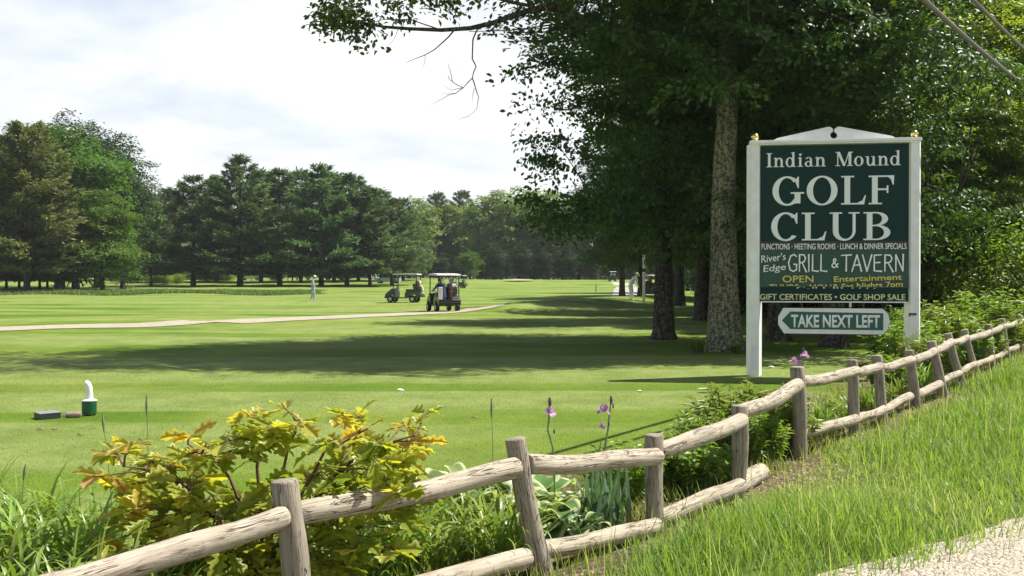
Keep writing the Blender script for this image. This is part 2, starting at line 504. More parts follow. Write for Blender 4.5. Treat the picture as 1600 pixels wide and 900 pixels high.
M['brightleaf'] = leafmat('bright_foliage', [(0.07, 0.14, 0.022), (0.11, 0.20, 0.03), (0.16, 0.26, 0.05)], 0.38, 0.6, 0.2, noise_amt=0.2)
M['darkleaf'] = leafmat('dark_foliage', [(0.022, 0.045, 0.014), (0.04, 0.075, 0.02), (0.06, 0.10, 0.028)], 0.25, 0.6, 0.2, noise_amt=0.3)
M['paleleaf'] = leafmat('pale_foliage', [(0.10, 0.15, 0.05), (0.15, 0.20, 0.07), (0.20, 0.26, 0.10)], 0.3, 0.6, 0.2)
M['needle'] = leafmat('dark_pine_needles', [(0.058, 0.10, 0.04), (0.11, 0.175, 0.064), (0.19, 0.26, 0.095)], 0.25, 0.55, 0.25, (1.1, 1.2, 0.7), noise_amt=0.3)
M['olive'] = leafmat('olive_pine_needles', [(0.115, 0.14, 0.045), (0.175, 0.205, 0.07), (0.25, 0.28, 0.10)], 0.25, 0.55, 0.25, (1.1, 1.2, 0.7))
M['shrub'] = leafmat('garden_shrub_foliage', [(0.12, 0.20, 0.025), (0.18, 0.28, 0.035), (0.25, 0.35, 0.06)], 0.42, 0.4, 0.45)
M['daylily'] = leafmat('daylily_blades', [(0.15, 0.25, 0.035), (0.22, 0.33, 0.055), (0.32, 0.42, 0.11)], 0.42, 0.38, 0.5)
M['iris'] = leafmat('iris_blades', [(0.10, 0.19, 0.10), (0.15, 0.25, 0.14), (0.19, 0.29, 0.17)], 0.3, 0.45)
M['hosta'] = leafmat('hosta_leaves', [(0.12, 0.22, 0.06), (0.17, 0.29, 0.08), (0.24, 0.36, 0.12)], 0.35, 0.4, 0.4, edge=(0.62, 0.66, 0.40))
M['sapling'] = leafmat('young_oak_leaves', [(0.27, 0.35, 0.04), (0.40, 0.47, 0.06), (0.52, 0.55, 0.09), (0.60, 0.52, 0.11), (0.58, 0.36, 0.08), (0.52, 0.36, 0.25)], 0.58, 0.36, 0.5, (1.3, 1.2, 0.4))
M['twig'] = plain('red_brown_twig', (0.13, 0.07, 0.045), 0.7)
M['grass'] = leafmat('verge_grass_blades', [(0.18, 0.28, 0.05), (0.25, 0.36, 0.07), (0.35, 0.44, 0.12), (0.62, 0.60, 0.36)], 0.46, 0.45, 0.4, (1.2, 1.2, 0.55))
M['lawnblade'] = leafmat('short_lawn_blades', [(0.17, 0.24, 0.04), (0.22, 0.29, 0.06), (0.28, 0.33, 0.085)], 0.4, 0.55, 0.3)
M['rough'] = leafmat('rough_grass_blades', [(0.09, 0.15, 0.045), (0.13, 0.20, 0.06), (0.18, 0.25, 0.08)], 0.4, 0.5, 0.3)

# weathered rail wood: grain runs along local z
def wood_mat(name, lo, hi):
    b = NB(name); c = b.coord(); oi = b.node('ShaderNodeObjectInfo').outputs['Random']
    va = b.node('ShaderNodeVectorMath', operation='ADD'); b.link(c, va.inputs[0])
    cm = b.node('ShaderNodeCombineXYZ'); b.link(b.math('MULTIPLY', oi, 37.0), cm.inputs[0]); b.link(b.math('MULTIPLY', oi, 11.0), cm.inputs[2]); b.link(cm.outputs[0], va.inputs[1])
    v = va.outputs[0]
    g = b.noise(b.mapping(v, (70, 70, 3.0)), 1.0, 5, 0.65, 0.3)
    col = b.ramp(g, [(0.3, lo), (0.62, hi)])
    blot = b.noise(v, 5.0, 4, 0.6)
    col = b.mix(b.ramp(blot, [(0.42, (0, 0, 0)), (0.7, (0.55,) * 3)]), col, (0.30, 0.27, 0.20))
    cr = b.noise(b.mapping(v, (42, 42, 2.2)), 1.0, 3, 0.5, 0.8)
    crack = b.ramp(b.math('ABSOLUTE', b.math('SUBTRACT', cr, 0.5)), [(0.0, (1, 1, 1)), (0.026, (0, 0, 0))])
    mask = b.ramp(b.noise(b.mapping(v, (8, 8, 2.5)), 1.0, 2), [(0.43, (0, 0, 0)), (0.52, (1, 1, 1))])
    crk = b.mix(1.0, crack, mask, 'MULTIPLY')
    scar = b.ramp(b.noise(b.mapping(v, (9, 9, 14)), 1.0, 4, 0.6, 1.2), [(0.60, (0, 0, 0)), (0.64, (0.45,) * 3)])
    col = b.mix(scar, col, (0.20, 0.155, 0.115))
    col = b.mix(crk, col, (0.05, 0.04, 0.03))
    hh = b.math('SUBTRACT', b.math('ADD', b.math('MULTIPLY', g, 0.5), b.math('MULTIPLY', blot, 0.6)), b.math('MULTIPLY', crk, 1.0))
    return b.done(b.bsdf(col, 0.85, 0, 0.25, b.bump(hh, 0.7, 0.012)))
M['rail'] = wood_mat('weathered_rail_wood', (0.27, 0.22, 0.165), (0.55, 0.475, 0.375))
M['post'] = wood_mat('weathered_post_wood', (0.18, 0.15, 0.115), (0.38, 0.33, 0.265))
M['white'] = plain('white_paint', (0.80, 0.80, 0.79), 0.45, vary=0.08, scale=5)
M['black'] = plain('black_rubber', (0.02, 0.02, 0.021), 0.7)
M['cartgreen'] = plain('dark_green_paint', (0.006, 0.032, 0.022), 0.3, spec=0.5, coat=0.3)
M['rim'] = plain('pale_rim', (0.5, 0.5, 0.48), 0.4)
M['tan'] = plain('tan_vinyl', (0.045, 0.04, 0.034), 0.5)
M['roof'] = plain('offwhite_plastic', (0.56, 0.54, 0.49), 0.4)
M['chrome'] = plain('steel', (0.45, 0.45, 0.45), 0.3, 0.9)
M['gold'] = plain('gold_ball', (0.80, 0.58, 0.22), 0.18, 1.0, vary=0.04)

# ground: mown turf, garden soil by the fence, rough verge soil
def ground_mat():
    b = NB('turf_and_soil'); p = b.pos()
    n_big = b.noise(p, 0.16, 4, 0.55, 0.6); n_mid = b.noise(p, 0.9, 4, 0.6); n_fine = b.noise(p, 28, 4, 0.75); n_vf = b.noise(p, 120, 2, 0.7)
    col = b.ramp(n_big, [(0.38, (0.085, 0.165, 0.014)), (0.49, (0.155, 0.225, 0.032)), (0.58, (0.235, 0.275, 0.07))])
    st = b.noise(b.mapping(p, (0.03, 0.30, 1), rot=(0, 0, 0.16)), 1.0, 3, 0.5, 0.6)
    col = b.mix(b.ramp(st, [(0.46, (0, 0, 0)), (0.53, (0.9,) * 3)]), col, (0.25, 0.295, 0.105))
    col = b.mix(b.ramp(st, [(0.36, (0.5,) * 3), (0.45, (0, 0, 0))]), col, (0.10, 0.18, 0.016))
    dry = b.noise(b.mapping(p, (1, 1, 1), (5, 3, 0)), 46, 3, 0.8)
    col = b.mix(b.ramp(dry, [(0.66, (0, 0, 0)), (0.74, (0.7,) * 3)]), col, (0.42, 0.40, 0.20))
    col = b.mix(b.ramp(n_mid, [(0.35, (0.5,) * 3), (0.60, (0, 0, 0))]), col, (0.105, 0.165, 0.022))
    f = b.math('ADD', b.math('MULTIPLY', n_fine, 0.65), b.math('MULTIPLY', n_vf, 0.35))
    col = b.mix(0.62, col, b.ramp(f, [(0.33, (0.28, 0.30, 0.22)), (0.66, (1, 1, 0.92))]), 'MULTIPLY')
    col = b.mix(0.5, col, b.ramp(b.noise(p, 3.2, 5, 0.75, 0.5), [(0.34, (0.62, 0.68, 0.55)), (0.62, (1, 1, 1))]), 'MULTIPLY')
    hv = b.node('ShaderNodeHueSaturation'); b.link(col, hv.inputs['Color']); hv.inputs['Value'].default_value = 1.30; hv.inputs['Saturation'].default_value = 1.05; hv.inputs['Hue'].default_value = 0.502; col = hv.outputs[0]
    sep = b.node('ShaderNodeSeparateXYZ'); b.link(p, sep.inputs[0])
    nv = b.math('SUBTRACT', b.math('MULTIPLY', sep.outputs[0], 0.835), b.math('MULTIPLY', sep.outputs[1], 0.55))
    nv = b.math('ADD', nv, b.math('MULTIPLY', b.math('SUBTRACT', n_mid, 0.5), 1.1))
    soil = b.ramp(b.noise(p, 16, 5, 0.7), [(0.3, (0.045, 0.034, 0.022)), (0.5, (0.13, 0.095, 0.06)), (0.72, (0.34, 0.27, 0.18))])
    t = b.math('MULTIPLY', b.math('ADD', nv, 4.6), 2.5, True)
    near = b.math('MULTIPLY', b.math('SUBTRACT', 24.0, sep.outputs[1]), 0.2, True)
    col = b.mix(b.math('MULTIPLY', t, near), col, soil)
    vs = b.ramp(b.noise(p, 9, 5, 0.7), [(0.35, (0.07, 0.10, 0.025)), (0.6, (0.16, 0.18, 0.06)), (0.75, (0.30, 0.26, 0.15))])
    col = b.mix(b.math('MULTIPLY', b.math('ADD', nv, 2.7), 3.0, True), col, vs)
    h = b.math('ADD', b.math('MULTIPLY', n_fine, 0.7), b.math('MULTIPLY', n_vf, 0.5))
    return b.done(b.bsdf(col, 0.85, 0, 0.15, b.bump(h, 0.8, 0.03)))
M['ground'] = ground_mat()
def gravel_mat(name, lo, hi, stone, sc=1.0):
    b = NB(name); p = b.pos()
    n = b.noise(p, 6 * sc, 5, 0.7); col = b.ramp(n, [(0.3, lo), (0.7, hi)])
    v = b.vor(p, 55 * sc, out='Color'); s = b.node('ShaderNodeSeparateColor'); b.link(v, s.inputs[0])
    col = b.mix(b.math('MULTIPLY', b.ramp(s.outputs[0], [(0.55, (0, 0, 0)), (0.6, (1, 1, 1))]), 0.8), col, b.mix(s.outputs[1], stone, (0.62, 0.58, 0.50)))
    d = b.vor(p, 55 * sc)
    return b.done(b.bsdf(col, 0.9, 0, 0.2, b.bump(b.math('SUBTRACT', n, d), 0.9, 0.02)))
M['gravel'] = gravel_mat('sandy_gravel', (0.40, 0.33, 0.24), (0.60, 0.53, 0.42), (0.22, 0.19, 0.15))
M['path'] = gravel_mat('pale_sand_path', (0.34, 0.285, 0.21), (0.46, 0.395, 0.30), (0.30, 0.25, 0.19), 0.6)
M['greypath'] = gravel_mat('grey_path', (0.36, 0.33, 0.30), (0.46, 0.43, 0.39), (0.30, 0.28, 0.25), 0.6)
M['asphalt'] = gravel_mat('asphalt', (0.045, 0.045, 0.046), (0.065, 0.064, 0.062), (0.08, 0.08, 0.08), 1.5)
M['roadpaint'] = plain('road_paint', (0.7, 0.7, 0.66), 0.6)

# ------------------------------------------------------------------ ground, paths, road
def axis_vals(lo, hi, step, far, growth=1.22):
    v = list(np.arange(lo, hi + 1e-6, step)); s = step; a = lo
    left = []
    while a > -far: s *= growth; a -= s; left.append(a)
    s = step; a = v[-1]; right = []
    while a < far: s *= growth; a += s; right.append(a)
    return np.array(left[::-1] + v + right)
gx = axis_vals(-22, 26, 0.6, 1500); gy = axis_vals(-4, 84, 0.6, 1800)
X, Y = np.meshgrid(gx, gy); Z = H(X, Y)
V = np.stack([X.ravel(), Y.ravel(), Z.ravel()], 1)
nx_, ny_ = len(gx), len(gy)
I = (np.arange(ny_ - 1)[:, None] * nx_ + np.arange(nx_ - 1)[None]).ravel()
tag(obj('ground', mesh_np('ground', V, [np.stack([I, I + 1, I + 1 + nx_, I + nx_], 1)], M['ground'], smooth=True)), kind='structure')
def ribbon(name, pts, widths, mat, lift, seed=0, rag=0.0, step=0.5):
    rng = np.random.default_rng(seed)
    pts = np.array(pts, float); seg = np.hypot(*np.diff(pts, axis=0).T); s = np.concatenate([[0], np.cumsum(seg)])
    k = max(3, int(s[-1] / step)); t = np.linspace(0, s[-1], k)
    x = np.interp(t, s, pts[:, 0]); y = np.interp(t, s, pts[:, 1])
    for _ in range(3 * int(2 / step)):
        x[1:-1] = (x[:-2] + 2 * x[1:-1] + x[2:]) / 4; y[1:-1] = (y[:-2] + 2 * y[1:-1] + y[2:]) / 4
    w = np.interp(t, s, widths) / 2
    tx, ty = np.gradient(x), np.gradient(y); L = np.hypot(tx, ty); nx, ny = -ty / L, tx / L
    V = []; m = 5
    jl = rng.normal(size=k) * rag; jr = rng.normal(size=k) * rag
    for i in range(m):
        o = (i / (m - 1) * 2 - 1)
        off = o * w + (jl if i == 0 else jr if i == m - 1 else 0)
        xx, yy = x + nx * off, y + ny * off
        V.append(np.stack([xx, yy, H(xx, yy) + lift], 1))
    V = np.stack(V, 1).reshape(-1, 3)
    I = (np.arange(k - 1)[:, None] * m + np.arange(m - 1)[None]).ravel()
    return tag(obj(name, mesh_np(name, V, [np.stack([I, I + 1, I + 1 + m, I + m], 1)], mat, smooth=True)), kind='structure')
pp = [G(-330, 527), G(-150, 521), G(0, 514.5), G(130, 509), G(270, 505), G(400, 501), G(500, 497), G(600, 492.5), G(668, 489), G(745, 484)]
pp = [(p.x, p.y) for p in pp]
pp += [(-1.0, 56.5)]
ribbon('cart_path', pp, [2.3] * len(pp), M['path'], 0.02, 5, 0.05)
ribbon('far_path', [(7.8, 73.6), (9.2, 80), (10.6, 92), (12.6, 110), (15, 135), (18, 160), (20, 190)], [2.6, 3.0, 3.2, 3.4, 3.4, 3.4, 3.4], M['greypath'], 0.022, 6, 0.05, 1.0)
def nu(n, u): return (0.835 * n + 0.55 * u, -0.55 * n + 0.835 * u)
def gedge(u): return np.clip(-1.58 + 0.42 * (np.asarray(u, float) - 5.5), -1.95, -0.25)      # where grass gives way to gravel
gu = np.arange(-14, 110, 0.5)
ribbon('gravel_shoulder', [nu((gedge(u) + 1.35) / 2, u) for u in gu], [1.35 - float(gedge(u)) for u in gu], M['gravel'], 0.03, 7, 0.03, 0.25)
ribbon('road', [nu(4.4, u) for u in np.arange(-14, 130, 2.0)], [6.6] * 72, M['asphalt'], 0.02, 8, 0.0, 1.0)
ribbon('road_edge_line', [nu(1.45, u) for u in np.arange(-14, 130, 2.0)], [0.12] * 72, M['roadpaint'], 0.027, 8, 0.0, 1.0)
ribbon('sand_bunker', [(P(788, 440, 190).x, 190.5), (P(810, 440, 190).x, 190), (P(832, 441, 190).x, 190.5)], [1.5, 5.0, 1.5], M['path'], 0.16, 9, 0.1, 0.6)

# ------------------------------------------------------------------ trees
# old oak beside the sign; coordinates local to its foot
OAK = on(1131, 23.6)
def oak():
    rng = np.random.default_rng(3)
    ells = [(-2.6, -0.2, 8.3, 2.9, 3.4, 2.3), (-1.0, 2.5, 12.5, 4.8, 4.6, 4.0), (1.6, 0.8, 8.6, 2.3, 2.8, 2.2), (0, 0.2, 7.4, 3.0, 3.0, 1.7),
            (1.5, 1.5, 15.5, 4.5, 4.5, 3.8), (-5.2, 0.5, 12.2, 3.6, 3.6, 2.4), (-0.5, -2.0, 10.2, 3.6, 2.2, 1.7), (1.2, 1.4, 7.0, 1.8, 1.8, 1.4), (2.2, -1.2, 5.9, 1.0, 0.9, 0.5)] + [(-2.0, -2.0, 7.2, 2.0, 1.2, 1.6), (0.3, -1.9, 7.3, 1.8, 1.1, 1.5), (1.7, -1.6, 7.0, 1.6, 1.0, 1.2), (-0.9, -1.9, 6.2, 1.0, .8, .7)] * 4
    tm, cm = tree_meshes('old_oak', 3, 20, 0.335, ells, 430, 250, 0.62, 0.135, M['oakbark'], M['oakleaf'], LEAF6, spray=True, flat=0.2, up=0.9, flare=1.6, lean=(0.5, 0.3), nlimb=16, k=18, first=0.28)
    t = thing('oak_tree', 'big oak with lichened trunk and a long bare limb, left of the sign', 'tree', OAK)
    obj('trunk', tm, t); obj('crown', cm, t)
    # the long limb over the lawn and its hanging twigs, at their own distances
    mb = MB(); L = lambda px, py, d: P(px, py, d) - OAK
    main = [Vector((-0.25, 0, 6.6)), L(1060, 118, 23.3), L(1015, 98, 23.0), L(965, 70, 22.6), L(930, 45, 22.3), L(895, 20, 22), L(860, 10, 21.7), L(820, 18, 21.4), L(770, 36, 21.1), L(735, 44, 20.9), L(690, 47, 20.7), L(640, 45, 20.5), L(600, 42, 20.4), L(570, 36, 20.3), L(540, 28, 20.2), L(515, 22, 20.1)]
    mb.tube(main, [0.12, 0.11, 0.10, 0.09, 0.085, 0.08, 0.075, 0.06, 0.052, 0.046, 0.04, 0.035, 0.03, 0.024, 0.018, 0.01], 8)
    tw = [([(1000, 60, 22.5), (930, 62, 22), (866, 38, 21.6), (800, 47, 21.3), (733, 49, 21)], 0.03),
          ([(905, 42, 22), (850, 44, 21.7), (800, 47, 21.4)], 0.02), ([(1000, 62, 22.6), (905, 64, 22), (783, 64, 21.6)], 0.025),
          ([(845, 14, 21.6), (800, 4, 21.4), (760, -6, 21.2), (700, -14, 20.8), (620, -10, 20.4), (560, 0, 20.2)], 0.04),
          ([(760, 38, 21.1), (748, 42, 21), (739, 62, 20.95), (738, 92, 20.9), (744, 104, 20.9), (738, 122, 20.9), (724, 137, 20.9), (707, 128, 20.9), (700, 118, 20.9)], 0.02),
          ([(738, 122, 20.9), (743, 138, 20.9), (748, 152, 20.9), (745, 170, 20.9), (733, 181, 20.9)], 0.014),
          ([(724, 137, 20.9), (712, 146, 20.9), (690, 155, 20.9), (672, 165, 20.9)], 0.009), ([(707, 128, 20.9), (703, 108, 20.9), (700, 98, 20.9)], 0.008),
          ([(724, 137, 20.9), (706, 141, 20.9), (692, 132, 20.9)], 0.007), ([(741, 138, 20.9), (738, 152, 20.9), (737, 165, 20.9)], 0.007),
          ([(733, 181, 20.9), (722, 184, 20.9), (714, 189, 20.9)], 0.006), ([(712, 146, 20.9), (700, 147, 20.9), (690, 146, 20.9)], 0.006),
          ([(712, 44, 20.8), (692, 66, 20.7), (664, 86, 20.6), (635, 98, 20.5)], 0.018), ([(664, 86, 20.6), (663, 100, 20.6), (657, 111, 20.6)], 0.006),
          ([(622, 45, 20.4), (612, 66, 20.4), (598, 82, 20.4)], 0.006), ([(690, 47, 20.7), (640, 30, 20.5), (600, 30, 20.4), (560, 40, 20.2), (535, 52, 20.2)], 0.014),
          ([(1090, 128, 23), (1040, 118, 22.7), (990, 124, 22.4), (950, 142, 22.2), (935, 155, 22.1)], 0.035), ([(990, 124, 22.4), (975, 145, 22.3), (955, 185, 22.3), (948, 205, 22.3)], 0.014)]
    for pts, r in tw:
        q = [L(*p) for p in pts]; fine = []
        for a, b_ in zip(q[:-1], q[1:]):
            fine += [a, a.lerp(b_, 0.5) + Vector(rng.normal(size=3)) * 0.012]
        fine.append(q[-1]); k = len(fine)
        mb.tube(fine, [r * (1 - 0.75 * i / (k - 1)) for i in range(k)], 5)
    mb.build('limb', M['bark'], t, smooth=True)
    cl = []
    for (x0, x1, y0, y1, cnt) in [(485, 530, 8, 48, 9), (505, 560, -8, 40, 14), (530, 585, 18, 70, 10), (560, 660, -14, 12, 11), (560, 640, 26, 48, 6), (690, 730, -2, 22, 5), (640, 720, -20, 4, 3)]:
        for _ in range(cnt):
            p = L(rng.uniform(x0, x1), rng.uniform(y0, y1), rng.uniform(19.9, 20.9)); cl.append(p[:])
    obj('crown', crown_mesh('limb_foliage', np.array(cl), 22, 0.13, 0.125, M['oakleaf'], rng, LEAF6, up=0.2, droop=0.15, flat=0.8), t)
    return t
oak()
def mkdec(name, seed, leafm, low=0.2, leaf=0.55, per=46, ncl=170, wide=1.0, bark='bark'):
    r = random.Random(seed); H0 = 20.0
    ells = [(0, 0, 12.0, 4.6 * wide, 4.6 * wide, 6.2)]
    for i in range(7):
        a = r.uniform(0, 6.28); q = r.uniform(1.6, 3.2) * wide; z = r.uniform(6.0, 15.5)
        ells.append((math.cos(a) * q, math.sin(a) * q, z, r.uniform(2, 3.3) * wide, r.uniform(2, 3.3) * wide, r.uniform(2, 3.0)))
    ells.append((r.uniform(-1, 1), 0, 17.3, 2.1 * wide, 2.1 * wide, 2.6))
    if low < 0.2: ells += [(0, 0, 5.0, 4.2 * wide, 4.2 * wide, 4.0)]
    return tree_meshes(name, seed, H0, 0.32, ells, ncl, per, 1.0, leaf, M[bark], leafm, LEAF6, nlimb=8, k=8, twigs=False, flat=0.4, spray=True, up=0.8)
FAR = [mkdec('woodland_tree_%s' % c, 20 + i, M['farleaf'], 0.1) for i, c in enumerate('abc')]
PALE = [mkdec('pale_tree', 31, M['paleleaf'], 0.1)]
BRIGHT = [mkdec('bright_tree', 41, M['brightleaf'], 0.1, 0.36, 110, 230, 1.15), mkdec('bright_tree_b', 42, M['brightleaf'], 0.1, 0.5)]
DARK = [mkdec('dark_tree', 51, M['darkleaf'], 0.2, 0.34, 115, 210, 1.1), mkdec('dark_tree_b', 52, M['darkleaf'], 0.1, 0.36, 90, 210)]

NEED = ([(0, 0, 0), (-0.13, 0.5, 0.02), (0, 1, 0.08), (0.13, 0.5, 0.02)], [(0, 1, 2, 3)])
def pine_meshes(name, seed, needle, H0=19.0, base_h=2.6, rmax=6.2, tr=0.36, whorls=22, ragged=0.25, p=0.8, tuft=0.85):
    rng = np.random.default_rng(seed); mb = MB()
    n = 10
    T = [Vector((rng.normal() * 0.05 * (i > 1), rng.normal() * 0.05 * (i > 1), H0 * i / n - (0.4 if i == 0 else 0))) for i in range(n + 1)]
    mb.tube(T, [tr * (1.25 if i == 0 else 1 - 0.93 * i / n) for i in range(n + 1)], 8)
    org = []; dr = []; rn = []
    for w in range(whorls):
        t = (w + rng.uniform(-0.25, 0.25)) / whorls; t = min(max(t, 0.0), 0.985); z = base_h + (H0 - base_h) * t
        nb = 5 if t < 0.8 else 4; a0 = rng.uniform(0, 6.28)
        for b in range(nb):
            a = a0 + 6.283 * b / nb + rng.normal() * 0.25
            L = rmax * (1 - t) ** p * (1 + rng.uniform(-ragged, ragged)) * (0.72 if t < 0.05 else 1) + 0.35
            lift = -0.10 + 0.75 * t + rng.normal() * 0.06
            f = lambda s: (math.cos(a) * L * s, math.sin(a) * L * s, z + L * (lift * s + 0.13 * s * s))
            if t < 0.8: mb.tube([f(0), f(0.4), f(0.8)], [0.075 * (1 - t) + 0.02, 0.05 * (1 - t) + 0.015, 0.015], 4)
            cnt = int(16 + 24 * L); br = rng.random()
            s = rng.uniform(0.18, 1.03, cnt) ** 0.8; lat = rng.normal(size=cnt) * 0.15 * L * (1.15 - 0.75 * s)
            x = np.cos(a) * L * s - np.sin(a) * lat; y = np.sin(a) * L * s + np.cos(a) * lat
            zz = z + L * (lift * s + 0.13 * s * s) + rng.normal(size=cnt) * 0.09 - 0.16 * np.abs(lat)
            org.append(np.stack([x, y, zz], 1))
            d = np.stack([np.cos(a) - np.sin(a) * lat / (0.2 * L + 0.1), np.sin(a) + np.cos(a) * lat / (0.2 * L + 0.1), np.full(cnt, 0.35)], 1)
            dr.append(d); rn.append(np.clip(0.5 * br + 0.35 * rng.random(cnt) + 0.15 * s, 0, 1))
    top = np.stack([rng.normal(size=60) * 0.25, rng.normal(size=60) * 0.25, H0 - rng.random(60) * 1.6], 1)
    org.append(top); dr.append(np.tile([0, 0, 1.0], (60, 1)) + rng.normal(size=(60, 3)) * 0.5); rn.append(rng.random(60))
    org = np.concatenate(org); dr = np.concatenate(dr); rn = np.concatenate(rn)
    org = np.concatenate([org, org + rng.normal(size=org.shape) * 0.12]); dr = np.concatenate([dr, dr + rng.normal(size=dr.shape) * 0.4]); rn = np.concatenate([rn, rn])
    R = frames(len(org), rng, 0.9, dr)
    V, F, r, _ = emit(*NEED, org, R, tuft * rng.uniform(0.6, 1.25, len(org)), rn)
    return mb.mesh(name + '_trunk', M['pinebark'], True), mesh_np(name + '_crown', V, F, needle, r)
PINE = [pine_meshes('pine_a', 61, M['needle'], 19, 2.2, 7.2, 0.36, 15, 0.34, 0.86), pine_meshes('pine_b', 62, M['needle'], 19, 3.0, 6.6, 0.34, 14, 0.40, 0.85), pine_meshes('pine_c', 63, M['needle'], 19, 3.2, 5.8, 0.3, 16, 0.4, 0.8)]
OLIVE = pine_meshes('olive_pine', 64, M['olive'], 19, 2.6, 5.8, 0.34, 26, 0.25, 0.6, 0.75)

rt = random.Random(77)
def place(name, meshes, i, px, top, d, label, cat='tree', group=None, wide=1.0, H0=20.0, sink=0.0):
    p = on(px, d); z = P(px, top, d).z; s = (z - p.z) / (H0 * 0.985)
    tm, cm = meshes[i % len(meshes)]
    return tree(name, label, cat, tm, cm, p - Vector((0, 0, sink)), rt.uniform(0, 6.28), (s * wide, s * wide, s), group)
# the pines along the far side of the fairway
PG = 'dark pines in a row across the fairway'
pines = [(375, 247, 150, 0, 1.18, 'tallest dark pine in the middle of the row across the fairway'),
         (302, 278, 158, 1, 1.3, 'dark pine just left of the tallest pine in the row'), (236, 318, 146, 1, 1.1, 'low dark pine at the left end of the row, by the bright broadleaf tree'),
         (437, 268, 158, 1, 1.2, 'dark pine just right of the tallest pine in the row'), (502, 260, 150, 0, 1.12, 'pine behind the walking golfer in the white cap'),
         (542, 274, 156, 2, 1.3, 'pine just right of the walking golfer'), (578, 296, 152, 2, 1.15, 'pine in front of the pale blue parked car'),
         (612, 312, 160, 2, 1.15, 'right end pine of the dark row, above the empty golf cart'),]
for px, top, d, i, w, lab in pines:
    place('pine_tree', PINE, i, px, top, d, lab, group=PG, wide=w, H0=19.0)
for px, top, d in [(268, 296, 178), (338, 278, 182), (408, 270, 180), (470, 268, 184), (522, 272, 186), (560, 284, 190), (595, 298, 190), (630, 312, 192)]:
    place('pine_tree', PINE, 2, px, top, d, 'dark pine standing behind the front row of pines', group='pines behind the front row', wide=1.1, H0=19.0)
OG = 'olive pines at the left edge'
for px, top, d, w, lab in [(42, 203, 112, 1.12, 'olive green pine, the tallest at the left edge of the photo'), (-22, 232, 114, 1.1, 'olive pine cut by the left edge of the photo'), (88, 300, 117, 0.9, 'low olive pine right of the tallest olive pine')]:
    place('pine_tree', [OLIVE], 0, px, top, d, lab, group=OG, wide=w, H0=19.0)
for px, top, d in [(10, 330, 121), (30, 335, 126), (62, 330, 122), (74, 340, 127), (100, 345, 124), (-30, 320, 120)]:
    place('pine_tree', [OLIVE], 0, px, top, d, 'smaller olive pine crowded under the tall olive pines', group='small olive pines under the tall ones', wide=1.0, H0=19.0)
place('maple_tree', BRIGHT, 0, 118, 186, 126, 'bright green broadleaf tree behind the olive pine', wide=1.25)
place('maple_tree', BRIGHT, 0, 160, 290, 120, 'lower bright green broadleaf tree with hanging boughs, right of the olive pine', wide=1.3)
place('broadleaf_tree', DARK, 0, 92, 170, 142, 'dark broadleaf tree showing its top over the bright green one', wide=1.25)
place('broadleaf_tree', DARK, 0, 152, 188, 140, 'dark broadleaf tree with a ragged top right of the highest crown', wide=1.1)
place('broadleaf_tree', DARK, 1, 192, 236, 134, 'dark broadleaf tree at the right end of the tall left group', wide=1.05)
PLG = 'pale trees behind the pines'
for px, top, d in [(238, 272, 200), (286, 280, 205), (322, 296, 210), (212, 285, 205), (262, 292, 215)]:
    place('broadleaf_tree', PALE, 0, px, top, d, 'pale grey green tree showing above the dark pines', group=PLG, wide=1.1)
for k, px in enumerate([-60, -20, 20, 55, 90, 125, 160, 190, 225, 255, 290, 322, 352, 385, 415, 450, 480, 510, 545, 575, 605]):
    place('broadleaf_tree', FAR, k, px + rt.uniform(-8, 8), rt.uniform(318, 335), 255 + rt.uniform(-8, 12), 'distant tree seen through the gaps under the pines', group='distant trees behind the pines', wide=1.15)
FG = 'woodland trees at the end of the fairway'
for k, (px, top, d) in enumerate([(640, 305, 215), (660, 306, 228), (684, 303, 242), (706, 312, 238), (724, 300, 246), (748, 298, 232), (772, 294, 244), (792, 292, 232), (812, 284, 248), (834, 288, 236), (856, 292, 244), (880, 296, 232), (905, 298, 240),
        (930, 300, 234), (955, 300, 244), (985, 305, 236), (1015, 305, 246), (1045, 305, 238), (1080, 305, 246), (1115, 305, 240), (1150, 305, 250)]):
    if k == 0: place('broadleaf_tree', BRIGHT, 1, px, top, d, 'bright green tree beside the right end of the pine row', wide=0.9)
    elif px in (684, 724): place('pine_tree', [PINE[2]], 0, px, top, d, 'thin grey topped pine rising from the woodland beyond the fairway', group='thin pines in the woodland', H0=19.0)
    else: place('broadleaf_tree', FAR, k, px, top, d, 'woodland tree in the leafy wall at the end of the fairway', group=FG, wide=1.05)
SG = 'low trees at the woodland edge'
for k, (px, top, d, w) in enumerate([(735, 388, 205, 1.5), (655, 392, 200, 1.2), (690, 395, 214, 1.3), (775, 380, 222, 1.3), (815, 378, 224, 1.2), (850, 385, 224, 1.3), (890, 392, 226, 1.3), (925, 398, 224, 1.4), (960, 400, 222, 1.4), (1000, 400, 224, 1.4), (1050, 400, 226, 1.5)]):
    lab = {735: 'small bright young tree standing out in front of the dark woodland', 655: 'bushy bright tree behind the empty golf cart'}.get(px)
    place('small_tree', BRIGHT if px in (735, 655) else DARK, 1, px, top, d, lab or 'low dark tree under the woodland edge', group=None if lab else SG, wide=w)
